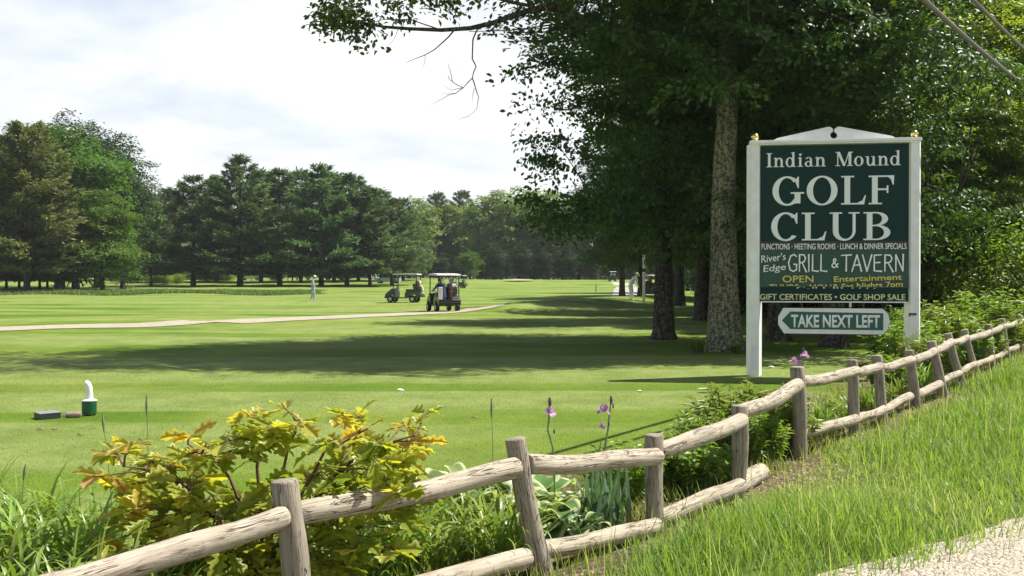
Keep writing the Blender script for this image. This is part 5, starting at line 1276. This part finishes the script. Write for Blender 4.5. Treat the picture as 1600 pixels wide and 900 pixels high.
for (a, b, d, lab) in [((1577, 474), (1584, 526), 23.5, 'thin steel stake leaning behind the far end of the fence'), ((1596, 474), (1601, 526), 23.5, 'thin steel stake at the right edge behind the fence end')]:
    A = P(*a, d); B = P(*b, d); B.z = h1(B.x, B.y) - .2; t = thing('steel_stake', lab, 'stake', B); mb = MB(); mb.tube([(0, 0, 0), A - B], .022, 6); mb.build('shaft', M['chrome'], t); mb = MB(); mb.box((A - B) * .93, (.05, .02, .08)); mb.build('clip', M['chrome'], t)
M['rock'] = plain('dark_rock', (0.09, 0.085, 0.075), 0.9, vary=0.4, scale=5)
for px, py, s, lab in [(1397, 577, .28, 'dark rock in the garden left of the right sign post'), (1352, 586, .18, 'small dark rock in the garden behind the fence')]:
    p = G(px, py); bm = bmesh.new(); bmesh.ops.create_icosphere(bm, subdivisions=3, radius=1.0); rr = random.Random(px)
    off = [rr.uniform(0, 6) for _ in range(6)]
    for v in bm.verts: c = v.co; q = 1 + .16 * math.sin(3 * c.x + off[0]) + .14 * math.sin(4 * c.y + off[1]) + .1 * math.sin(7 * c.z + off[2]); v.co = Vector((c.x * s * q, c.y * s * .8 * q, c.z * s * .5 * q))
    me = bpy.data.meshes.new('rock'); bm.to_mesh(me); bm.free(); me.materials.append(M['rock']); tag(obj('rock', me, None, p), lab, 'rock', 'rocks in the garden')
# ------------------------------------------------------------------ garden plants
def strap_blades(rng, n, length, width, spread=0.06, arch=1.0, segs=6, upright=0.55):
    """arching strap leaves from one crown; returns V, F, rnd"""
    V = []; F = []; R = []
    for _ in range(n):
        a = rng.uniform(0, 6.283); L = length * rng.uniform(0.6, 1.2); w = width * rng.uniform(0.7, 1.2); th = rad(90) * rng.uniform(upright, 0.98); bend = arch * rng.uniform(0.7, 2.0)
        p = np.array([rng.normal() * spread, rng.normal() * spread, 0.0]); d = np.array([math.cos(a), math.sin(a)]); s = np.array([-d[1], d[0], 0]); tw = rng.normal() * 0.35; o = len(V); q = rng.random()
        for i in range(segs + 1):
            t = i / segs; ww = w * (1 - t ** 2.5) * (0.75 + 0.25 * min(1, t * 4)) * 0.5; ss = s * math.cos(tw * t) + np.array([0, 0, 1]) * math.sin(tw * t)
            V += [p - ss * ww, p + np.array([0, 0, -w * .22 * (1 - t)]), p + ss * ww]; R += [q] * 3
            el = th - bend * t * t * 1.25
            p = p + np.array([d[0] * math.cos(el), d[1] * math.cos(el), math.sin(el)]) * L / segs
        for i in range(segs):
            b = o + i * 3; F += [(b, b + 1, b + 4, b + 3), (b + 1, b + 2, b + 5, b + 4)]
    return np.array(V), np.array(F), np.array(R)
def clump_mesh(name, seed, n, length, width, mat, **kw):
    V, F, R = strap_blades(np.random.default_rng(seed), n, length, width, **kw); return mesh_np(name, V, [F], mat, R, smooth=True)
DAY = [clump_mesh('daylily_leaves', 300 + i, 74, 0.62, 0.026, M['daylily'], spread=0.075, arch=1.25) for i in range(3)]
def plant(name, label, cat, me, loc, rz, s, group=None, part='foliage'):
    t = thing(name, label, cat, loc, rz, group); t.scale = (s,) * 3; obj(part, me, t); return t
rp = random.Random(11)
def off(px, d, dz=0.0): p = on(px, d); p.z += dz; return p
k = 0
for px, d, s in [(-40, 4.6, 1.0), (30, 4.5, 1.0), (95, 4.55, .95), (160, 4.5, .9), (-10, 5.3, 1.05), (60, 5.4, 1.0), (125, 5.3, .95), (190, 5.0, .85), (10, 6.1, .95), (80, 6.2, .95), (150, 6.0, .9), (235, 4.75, .8), (-60, 6.2, 1.0), (300, 4.7, .7)]:
    plant('daylily_clump', 'clump of arching daylily leaves in the mass at the left corner of the garden', 'plant', DAY[k % 3], off(px, d), rp.uniform(0, 6), s, 'daylilies in the left corner'); k += 1
for px, d, s in [(560, 5.6, .8), (620, 5.75, .9), (680, 5.85, .9), (735, 6.1, .9), (590, 6.2, .85), (650, 6.4, .85), (710, 6.6, .85), (540, 6.0, .8), (775, 5.95, .95), (800, 6.5, .8)]:
    plant('daylily_clump', 'clump of arching daylily leaves behind the rails left of the second post', 'plant', DAY[k % 3], off(px, d), rp.uniform(0, 6), s, 'daylilies behind the rails'); k += 1
# hostas: broad cupped leaves with pale margins
def hosta_mesh(seed, n=24, L0=.26):
    rng = np.random.default_rng(seed); V = []; F = []; R = []; E = []
    for q in range(n):
        a = rng.uniform(0, 6.283); L = L0 * rng.uniform(.75, 1.25); stem = rng.uniform(.10, .34); el = rad(rng.uniform(25, 80)); d = np.array([math.cos(a), math.sin(a), 0]); s = np.array([-d[1], d[0], 0]); rr = rng.random()
        p0 = np.array([rng.normal() * .05, rng.normal() * .05, 0]) + d * stem * math.cos(el) + np.array([0, 0, stem * math.sin(el)]); o = len(V); m = 7; nu_ = 7
        el2 = rad(rng.uniform(0, 35)); p = p0.copy()
        for i in range(m + 1):
            t = i / m; w = .30 * L * math.sin(math.pi * min(1, (t * .93 + .04)) ** .8) ** .8 * 1.15
            for j in range(nu_):
                u = j / (nu_ - 1) * 2 - 1; V.append(p + s * u * w + np.array([0, 0, .30 * w * abs(u) ** 1.5 + .012 * math.sin(5 * u + 9 * t) * abs(u)])); E.append(max(abs(u) * .75, (t - .75) * 3 if t > .85 else 0)); R.append(rr)
            e = el2 - 1.5 * t * t; p = p + (d * math.cos(e) + np.array([0, 0, math.sin(e)])) * L / m
        for i in range(m):
            for j in range(nu_ - 1): b = o + i * nu_ + j; F.append((b, b + 1, b + 1 + nu_, b + nu_))
    return mesh_np('hosta_leaves', np.array(V), [np.array(F)], M['hosta'], np.array(R), np.array(E), smooth=True)
HOS = [hosta_mesh(i) for i in (1, 2)]
for px, d, s, lab in [(690, 6.9, 1.0, 'variegated hosta showing over the top rail right of the young oak'), (738, 7.1, 1.15, 'variegated hosta over the top rail, left of the second post'), (775, 6.8, 1.05, 'variegated hosta right behind the second post'), (860, 6.7, .85, 'variegated hosta below the rail right of the second post'), (902, 6.5, .6, 'variegated hosta low to the ground beside the blue green iris blades'), (835, 6.9, 1.0, 'variegated hosta hidden behind the second post and rail')]:
    plant('hosta', lab, 'plant', HOS[k % 2], off(px, d), rp.uniform(0, 6), s, 'variegated hostas'); k += 1
# irises
M['petal'] = leafmat('purple_iris_petals', [(0.44, 0.24, 0.52), (0.58, 0.36, 0.62), (0.72, 0.52, 0.72)], 0.3, 0.5, tint=(1.1, .9, 1.1)); M['beard'] = plain('yellow_iris_throat', (0.6, 0.45, 0.08), 0.7); M['irisstem'] = plain('iris_stem', (0.16, 0.22, 0.10), 0.6); M['bud'] = plain('dark_iris_bud', (0.10, 0.06, 0.13), 0.6)
def iris_flower(seed, S):
    rng = np.random.default_rng(seed); V = []; F = []; R = []
    for kk in range(6):
        a = kk * 1.0472 + rng.normal() * .12; fall = kk % 2 == 0; d = np.array([math.cos(a), math.sin(a), 0]); s = np.array([-d[1], d[0], 0]); p = np.zeros(3); o = len(V); m, n = 5, 5
        for i in range(m + 1):
            t = i / m; w = S * (.10 + .36 * math.sin(math.pi * min(.93, t * .9 + .08)))
            for j in range(n): u = j / (n - 1) * 2 - 1; V.append(p + s * u * w + d * .05 * S * math.sin(7 * u + t * 4) + np.array([0, 0, (.1 if fall else .2) * w * u * u])); R.append(.2 + .5 * rng.random() * .4 + (.3 if not fall else 0))
            e = (.7 - 2.5 * t) if fall else (1.2 + .5 * t); p = p + (d * math.cos(e) + np.array([0, 0, math.sin(e)])) * S / m * (1 if fall else .85)
        for i in range(m):
            for j in range(n - 1): b = o + i * n + j; F.append((b, b + 1, b + 1 + n, b + n))
    return mesh_np('iris_petals', np.array(V), [np.array(F)], M['petal'], np.array(R), smooth=True)
def iris(label, d, base, path, flowers, buds, seed, group='purple irises'):
    b = P(base[0], base[1], d); b.z = h1(b.x, b.y); t = thing('iris', label, 'flower', b, 0, group); pts = [Vector((0, 0, -.03))] + [P(px, py, d) - b for px, py in path]
    mb = MB(); mb.tube(pts, [.0065] * (len(pts) - 1) + [.004], 6); mb.build('stem', M['irisstem'], t, smooth=True)
    for i, (px, py, s) in enumerate(flowers):
        f = obj('flower', iris_flower(seed + i, s), t, P(px, py, d) - b, (rp.uniform(-.3, .3), rp.uniform(-.3, .3), rp.uniform(0, 6))); mb = MB(); mb.ball((0, 0, .012), s * .2, 8); mb.build('throat', M['beard'], f)
    for px, py, s in buds: mb = MB(); q = P(px, py, d) - b; mb.ball(q, s, 8, (.55, .55, 1.6)); mb.build('bud', M['bud'], t, smooth=True)
    return t
iris('purple iris stalk above the rail right of the second post', 6.9, (868, 800), [(866, 740), (864, 700), (856, 672), (858, 650), (859, 625)], [(860, 648, .062)], [(859, 628, .022), (866, 674, .012), (858, 640, .012)], 1)
iris('purple iris stalk above the rail left of the third post', 6.9, (940, 800), [(938, 740), (944, 705), (950, 672), (952, 650), (955, 622)], [(943, 643, .062), (941, 667, .034)], [(955, 625, .02), (958, 634, .012), (951, 662, .014)], 5)
b5 = 9.95
iris('purple iris bloom peeking over the fifth post', b5, (1250, 690), [(1250, 620), (1252, 580), (1257, 556)], [(1240, 566, .062), (1257, 556, .06), (1250, 569, .05)], [(1255, 547, .018)], 9)
IRB = clump_mesh('iris_blades', 350, 26, .62, .045, M['iris'], spread=.07, arch=.22, upright=.72)
plant('iris_leaves', 'fan of blue green sword leaves below the rail between the second and third posts', 'plant', IRB, off(930, 6.75), .4, .95); plant('iris_leaves', 'second smaller fan of sword leaves just left of the third post', 'plant', IRB, off(958, 7.0), 2.2, .75)
# bushy perennials: many upright stems with lance leaves
def bushy_mesh(seed, n_st, h, r, leaf, per, shape=LANCE, mat='shrub', lean=.35):
    rng = np.random.default_rng(seed); org = []; dr = []; rn = []; mb = MB()
    for _ in range(n_st):
        a = rng.uniform(0, 6.283); q = r * math.sqrt(rng.random()); hh = h * rng.uniform(.65, 1.08) * (1 - .35 * (q / r) ** 2); b = np.array([q * math.cos(a) * .55, q * math.sin(a) * .55, 0]); tp = np.array([q * math.cos(a) + rng.normal() * .03, q * math.sin(a) + rng.normal() * .03, hh])
        mb.tube([b, tp], [.006, .003], 4); u = rng.random()
        for i in range(per):
            t = (i + rng.random()) / per; t = .15 + .87 * t ** .75; an = i * 2.4 + rng.normal() * .3; org.append(b + (tp - b) * t); dr.append([math.cos(an), math.sin(an), .25 + .6 * (t > .9)]); rn.append(np.clip(.45 * u + .35 * rng.random() + .2 * t, 0, 1))
    org = np.array(org); R = frames(len(org), rng, 1.2, np.array(dr) * 2.2); V, F, rr, _ = emit(*shape, org, R, leaf * rng.uniform(.7, 1.25, len(org)), np.array(rn))
    return mb.mesh('stems', M['irisstem']), mesh_np('perennial_leaves', V, F, M[mat], rr)
BUSH = [bushy_mesh(400, 60, .85, .48, .115, 34), bushy_mesh(401, 55, .75, .42, .105, 30), bushy_mesh(402, 40, .6, .4, .10, 22, LEAF6, 'shrub')]
def bush(name, label, cat, i, px, d, s, group=None, z=0.0):
    t = thing(name, label, cat, off(px, d, z), rp.uniform(0, 6), group); t.scale = s if isinstance(s, tuple) else (s,) * 3; obj('stems', BUSH[i][0], t); obj('foliage', BUSH[i][1], t); return t
for i, px, d, s, lab in [(0, 1150, 9.6, (1.05, 1.05, .84), 'tall leafy green perennial rising behind the fourth post'), (0, 1195, 9.9, (1, 1, .78), 'leafy green perennial between the fourth and fifth posts'), (1, 1105, 9.2, .72, 'leafy green perennial just left of the fourth post'), (1, 1215, 10.2, .75, 'low leafy perennial at the foot of the fifth post'),
        (1, 1070, 8.3, .65, 'leafy perennial behind the rail right of the third post'), (2, 1005, 8.0, .7, 'short leafy perennial behind the third post'), (2, 1100, 8.0, .75, 'short leafy perennial below the rail before the fourth post'), (1, 965, 7.6, .65, 'low leafy perennial right of the sword leaves'), (1, 1175, 9.2, .75, 'leafy perennial filling in behind the fourth post')]:
    bush('leafy_perennial', lab, 'plant', i, px, d, s, 'leafy perennials along the fence')
for px, d, s, dd in [(1285, 11.6, .7, 0), (1325, 12.0, .75, 1), (1365, 12.9, .75, 2), (1400, 13.6, .8, 0), (1300, 12.6, .7, 1), (1445, 15.2, .9, 2), (1345, 13.0, .7, 0)]:
    plant('daylily_clump', 'clump of strap leaves behind the far part of the fence', 'plant', DAY[dd], off(px, d), rp.uniform(0, 6), s, 'strap leaved plants behind the far fence')
for i, px, d, s in [(2, 1395, 14.5, 1.0), (1, 1440, 16.3, 1.1), (2, 1470, 16.8, 1.2), (0, 1500, 18.2, 1.2), (1, 1530, 19.2, 1.2), (0, 1560, 20.6, 1.3), (2, 1590, 21.8, 1.3), (0, 1470, 18.2, 1.4), (1, 1420, 17.6, 1.4), (0, 1520, 20.8, 1.6), (1, 1455, 20.0, 1.6), (2, 1610, 22.5, 1.5), (0, 1405, 19.0, 1.3), (1, 1575, 23.0, 1.8)]:
    bush('garden_shrub', 'leafy low shrub behind the far end of the rail fence', 'shrub', i, px, d, s, 'low shrubs behind the far fence')
for px, d, s, lab in [(1090, 22.6, .55, 'low weedy tuft at the left foot of the big oak'), (1150, 22.4, .4, 'low weedy tuft at the right foot of the big oak')]: bush('weed_tuft', lab, 'plant', 2, px, d, s, 'weeds at the foot of the oak')

# the young oak in front: lobed bronze and yellow green leaves in whorls on thin stems
def sapling():
    rng = np.random.default_rng(9); base = off(415, 5.35); t = thing('young_oak', 'young oak with lobed yellow green and bronze leaves leaning over the fence', 'young tree', base)
    outline = [(150, 745, .9), (175, 700, .6), (205, 690, .5), (270, 720, .7), (300, 680, .6), (325, 690, .7), (375, 640, .35), (400, 665, .6), (440, 630, .5), (470, 660, .7), (535, 645, .45), (560, 640, .45), (575, 670, .6), (640, 665, .4), (670, 640, .3), (655, 690, .5), (640, 720, .5)]
    tips = []
    for px, py, r in outline: tips.append((px, py, 5.3 + rng.normal() * .2, r, 1))
    for _ in range(150):
        px = rng.uniform(160, 655); lo = np.interp(px, [150, 200, 300, 375, 440, 560, 660], [760, 705, 690, 650, 650, 660, 690]); py = rng.uniform(lo + 15, 905 if px < 600 else 830); tips.append((px, py, rng.uniform(4.85, 5.75), .5, 0))
    for px, py, d in [(590, 720, 4.95), (620, 735, 5.0), (560, 760, 4.85), (640, 700, 5.1), (520, 750, 4.85), (600, 800, 5.1), (580, 840, 5.0), (620, 860, 5.1), (560, 890, 5.0), (500, 880, 4.95), (350, 860, 4.9), (300, 800, 5.0)]: tips.append((px, py, d, .5, 0))
    mb = MB(); org = []; dr = []; rn = []; sc = []
    mains = [Vector((rng.normal() * .04, rng.normal() * .04, 0)) for _ in range(6)]; stems = []
    for i, b in enumerate(mains):
        e = P([190, 300, 400, 470, 560, 650][i], [730, 700, 660, 660, 680, 680][i], 5.3 + rng.normal() * .15) - base; pts = [b]
        for q in range(1, 7): s = q / 6; pts.append(b.lerp(e, s) + Vector((0, 0, .22 * math.sin(math.pi * s))) + Vector(rng.normal(size=3)) * .012)
        mb.tube(pts, [.013 - .0015 * q for q in range(7)], 6); stems += pts
    S = np.array([p[:] for p in stems])
    for px, py, d, r, top in tips:
        c = P(px, py, d) - base
        if c.z < .06: continue
        j = np.argmin(((S - np.array(c)) ** 2).sum(1) + 3.0 * np.maximum(0, S[:, 2] - c.z)); a = Vector(S[j]); limb(mb, a, c, .0065, .003, rng, .08, 4, 5)
        ax_ = (c - a).normalized() if (c - a).length > .02 else Vector((0, 0, 1)); n = int(rng.integers(4, 8)); hgt = c.z; young = top * .30 + rng.random() * .36 + .14 * (px < 330) - .05
        for q in range(n):
            an = 6.283 * q / n + rng.normal() * .3; s = rng.uniform(-.09, .0); org.append(c + ax_ * s)
            dr.append([math.cos(an) + ax_.x * .4, math.sin(an) + ax_.y * .4, ax_.z * .25 - rng.uniform(.0, .7)]); rn.append(np.clip(young + rng.normal() * .14, 0, 1)); sc.append((.11 + .07 * rng.random()) * (.95 if top else 1.0))
    org = np.array(org); R = frames(len(org), rng, .9, np.array(dr) * 2.0); V, F, rr, _ = emit(*LOBEW, org, R, np.array(sc), np.array(rn))
    mb.build('stem', M['twig'], t, smooth=True); obj('foliage', mesh_np('young_oak_leaves', V, F, M['sapling'], rr, smooth=True), t)
sapling()
# tall single grasses standing above the garden
def tall_grass(label, px, d, top, seed, n=3):
    b = off(px, d); t = thing('tall_grass', label, 'grass', b, 0, 'tall grass stalks in the garden'); rng = np.random.default_rng(seed); mb = MB(); e = P(top[0], top[1], d) - b
    mb.tube([(0, 0, 0), e * .5 + Vector((.01, 0, 0)), e], [.004, .003, .002], 5); mb.build('stalk', M['irisstem'], t); mb = MB(); mb.tube([e * .86, e * .93, e * 1.0], [.004, .009, .003], 6); mb.build('seed_head', M['irisstem'], t)
    V, F, R = strap_blades(rng, n + 3, .5, .012, .02, .5, upright=.8); obj('blades', mesh_np('grass_blades', V, [F], M['daylily'], R), t)
tall_grass('tall grass stalk with a seed head left of the young oak', 228, 6.2, (229, 617), 1); tall_grass('tall thin grass stalk standing left of the irises', 768, 6.6, (768, 622), 2); tall_grass('leaning grass stalk left of the young oak and lower than its neighbour', 178, 6.1, (160, 645), 3); tall_grass('broad grass blade rising at the left edge of the garden', 12, 5.6, (40, 725), 4)

# ------------------------------------------------------------------ grass, litter and stones that nobody could count
def blades(rng, x, y, z, L, W, lean=.45, segs=3, bent=.8):
    N = len(x); a = rng.uniform(0, 6.283, N); d = np.stack([np.cos(a), np.sin(a)], 1); s = np.stack([-d[:, 1], d[:, 0]], 1); th = rng.uniform(0, lean, N); bd = rng.uniform(.1, bent, N); V = np.zeros((N, 2 * segs + 1, 3)); px, py, pz = x.copy(), y.copy(), z.copy()
    for i in range(segs):
        t = i / segs; w = W * (1 - .55 * t) / 2; V[:, 2 * i, 0] = px - s[:, 0] * w; V[:, 2 * i, 1] = py - s[:, 1] * w; V[:, 2 * i, 2] = pz; V[:, 2 * i + 1, 0] = px + s[:, 0] * w; V[:, 2 * i + 1, 1] = py + s[:, 1] * w; V[:, 2 * i + 1, 2] = pz
        e = th + bd * (t + .5 / segs) ** 1.3; st = L / segs; px = px + d[:, 0] * np.sin(e) * st; py = py + d[:, 1] * np.sin(e) * st; pz = pz + np.cos(e) * st
    V[:, -1] = np.stack([px, py, pz], 1); k = 2 * segs + 1; base = (np.arange(N) * k)[:, None]
    Q = np.concatenate([base + np.array([[2 * i, 2 * i + 1, 2 * i + 3, 2 * i + 2]]) for i in range(segs - 1)]); T = base + np.array([[2 * segs - 2, 2 * segs - 1, 2 * segs]])
    return V.reshape(-1, 3), [T, Q], k
def scatter_nu(rng, n0, n1, u0, u1, N, power=1.6):
    u = u0 + (u1 - u0) * rng.random(N) ** power; n = rng.uniform(n0, n1, N); return 0.835 * n + 0.55 * u, -0.55 * n + 0.835 * u, n, u
def vnoise(x, y, f, seed):
    r = np.random.default_rng(seed); s = np.zeros_like(x)
    for _ in range(5): a = r.uniform(0, 6.28); k = f * r.uniform(.6, 1.6); s += np.sin((x * math.cos(a) + y * math.sin(a)) * k + r.uniform(0, 6.28))
    return s / 5
rng = np.random.default_rng(500)
x, y, n, u = scatter_nu(rng, -3.0, 0.3, 2.6, 34, 260000, 1.7)
keep = (rng.random(len(x)) < np.clip(.9 - (n - gedge(u)) * 3.0, .015, 1)) & (rng.random(len(x)) < np.maximum(.3, .55 + .95 * vnoise(x, y, 2.6, 1))) & (rng.random(len(x)) < np.clip((n + 3.0) * 1.9, .25, 1)) & ((u > 9.5) | (n > -2.75) | (rng.random(len(x)) < .55)); x, y, n, u = x[keep], y[keep], n[keep], u[keep]
Ls = rng.uniform(.07, .23, len(x)) * np.maximum(.55, 1.0 + .6 * vnoise(x, y, 1.6, 2)) * np.clip(.55 + (n + 3.0) * .6, .5, 1.0) * np.clip(1.0 - .6 * (n - gedge(u) + .5), .45, 1); V, F, k_ = blades(rng, x, y, H(x, y) - .01, Ls, rng.uniform(.004, .009, len(x)) * (1 + u / 22), .55)
rv = np.clip(.34 + .36 * vnoise(x, y, 1.7, 3) + .25 * rng.normal(size=len(x)), 0, 1) * .8 + .2 * (rng.random(len(x)) < .26)
xs, ys, n_, u_ = scatter_nu(rng, -2.8, -.4, 3, 30, 1300, 1.5); kk = (n_ < gedge(u_)); xs, ys, u_ = xs[kk], ys[kk], u_[kk]
V2, F2, k2 = blades(rng, xs, ys, H(xs, ys), rng.uniform(.24, .44, len(xs)), rng.uniform(.003, .005, len(xs)) * (1 + u_ / 22), .35, 3, .5)
F = [np.concatenate([a_, b_ + len(V)]) for a_, b_ in zip(F, F2)]; V = np.concatenate([V, V2]); rv = np.concatenate([rv, .75 + .25 * rng.random(len(xs))])
tag(obj('verge_grass', mesh_np('verge_grass', V, F, M['grass'], np.repeat(rv, k_))), kind='stuff')
# grass between rails and plants on the garden side
x, y, n, u = scatter_nu(rng, -4.3, -2.9, 2.4, 26, 26000, 1.4); keep = rng.random(len(x)) < .5 + .9 * vnoise(x, y, 2.0, 7); x, y = x[keep], y[keep]; V, F, k_ = blades(rng, x, y, H(x, y) - .01, rng.uniform(.08, .24, len(x)), rng.uniform(.005, .010, len(x)), .6)
tag(obj('garden_grass', mesh_np('garden_grass', V, F, M['grass'], np.repeat(rng.random(len(x)) * .7, k_))), kind='stuff')
# mown lawn: short blades on the near part
N = 150000; y = 6.0 + 12.0 * rng.random(N) ** 1.4; x = (rng.uniform(-.56, .5, N)) * y; n = nn(x, y); keep = n < -4.35 + .25 * rng.normal(size=N); x, y = x[keep], y[keep]
V, F, k_ = blades(rng, x, y, H(x, y) - .004, rng.uniform(.008, .022, len(x)) , rng.uniform(.003, .006, len(x)) * (.6 + y / 14), .9, 2)
tag(obj('lawn_grass', mesh_np('lawn_grass', V, F, M['lawnblade'], np.repeat(np.clip(.45 + .3 * vnoise(x, y, 1.1, 9) + .2 * rng.normal(size=len(x)), 0, 1), k_))), kind='stuff')
# long rough in front of the pines
N = 30000; px = rng.uniform(-60, 512, N); d = 100 + 24 * rng.random(N) ** 1.2 + 4 * np.sin(px / 37); x = (px - 800) / 1600 * d; V, F, k_ = blades(rng, x, d, H(x, d) - .02, rng.uniform(.2, .55, N) * np.clip((515 - px) / 60, .1, 1) * (.75 + .4 * vnoise(x, d, .5, 4)), rng.uniform(.08, .16, N), .5, 2)
tag(obj('rough_grass', mesh_np('rough_grass', V, F, M['rough'], np.repeat(rng.random(N), k_))), kind='stuff')
# pebbles on the shoulder, dry clippings along the fence
def chips(name, rng, x, y, size, mat, flat, kind_rnd):
    N = len(x); t = np.array([(0, 0, 1), (1, 0, 0), (0, 1, 0), (-1, 0, 0), (0, -1, 0)], float); V = np.zeros((N, 5, 3)); a = rng.uniform(0, 6.28, N); el = rng.uniform(.5, 1.4, N)
    X_ = t[None, :, 0] * size[:, None] * el[:, None]; Y_ = t[None, :, 1] * size[:, None]; V[:, :, 0] = x[:, None] + X_ * np.cos(a)[:, None] - Y_ * np.sin(a)[:, None]; V[:, :, 1] = y[:, None] + X_ * np.sin(a)[:, None] + Y_ * np.cos(a)[:, None]
    V[:, :, 2] = H(x, y)[:, None] + .03 + t[None, :, 2] * size[:, None] * flat - (t[None, :, 2] == 0) * .006; b = (np.arange(N) * 5)[:, None]; F = np.concatenate([b + np.array([[0, i, 1 + i % 4]]) for i in (1, 2, 3, 4)]); return tag(obj(name, mesh_np(name, V.reshape(-1, 3), [F], mat, np.repeat(rng.random(N), 5))), kind='stuff')
M['pebble'] = leafmat('loose_pebbles', [(0.18, 0.15, 0.12), (0.42, 0.37, 0.30), (0.62, 0.57, 0.49)], 0.0, .9, .2); M['straw_bits'] = leafmat('dry_clippings', [(0.16, 0.11, 0.06), (0.36, 0.28, 0.16), (0.55, 0.46, 0.30)], 0.1, .9, .2)
x, y, n, u = scatter_nu(rng, -2.1, .9, 2.5, 16, 26000, 1.5); keep = rng.random(len(x)) < np.clip((n - gedge(u) + .15) * 2.5, .0, 1); x, y = x[keep], y[keep]; chips('pebbles', rng, x, y, rng.uniform(.003, .013, len(x)) ** 1.0, M['pebble'], .7, 0)
x, y, n, u = scatter_nu(rng, -3.5, -2.3, 3, 16, 9000, 1.2); keep = rng.random(len(x)) < .25 + .9 * vnoise(x, y, 2.4, 21) + .5 * np.exp(-((u - 9.8) / 1.2) ** 2); x, y = x[keep], y[keep]; chips('dry_clippings', rng, x, y, rng.uniform(.004, .013, len(x)), M['straw_bits'], .35, 0)
# ------------------------------------------------------------------ thin haze volume, added to veil and lift the dark far trees
def haze():
    m, nt = mat_new('haze'); o = nt.nodes.new('ShaderNodeOutputMaterial'); v = nt.nodes.new('ShaderNodeVolumePrincipled')
    v.inputs['Color'].default_value = (0.86, 0.91, 0.96, 1); v.inputs['Density'].default_value = 0.00022; v.inputs['Anisotropy'].default_value = 0.25
    nt.links.new(v.outputs[0], o.inputs['Volume'])
    mb = MB(); mb.box((0, 120, 14), (1100, 620, 36)); tag(mb.build('haze', m), kind='stuff')
    m.cycles.homogeneous_volume = True if hasattr(m.cycles, 'homogeneous_volume') else True
haze()
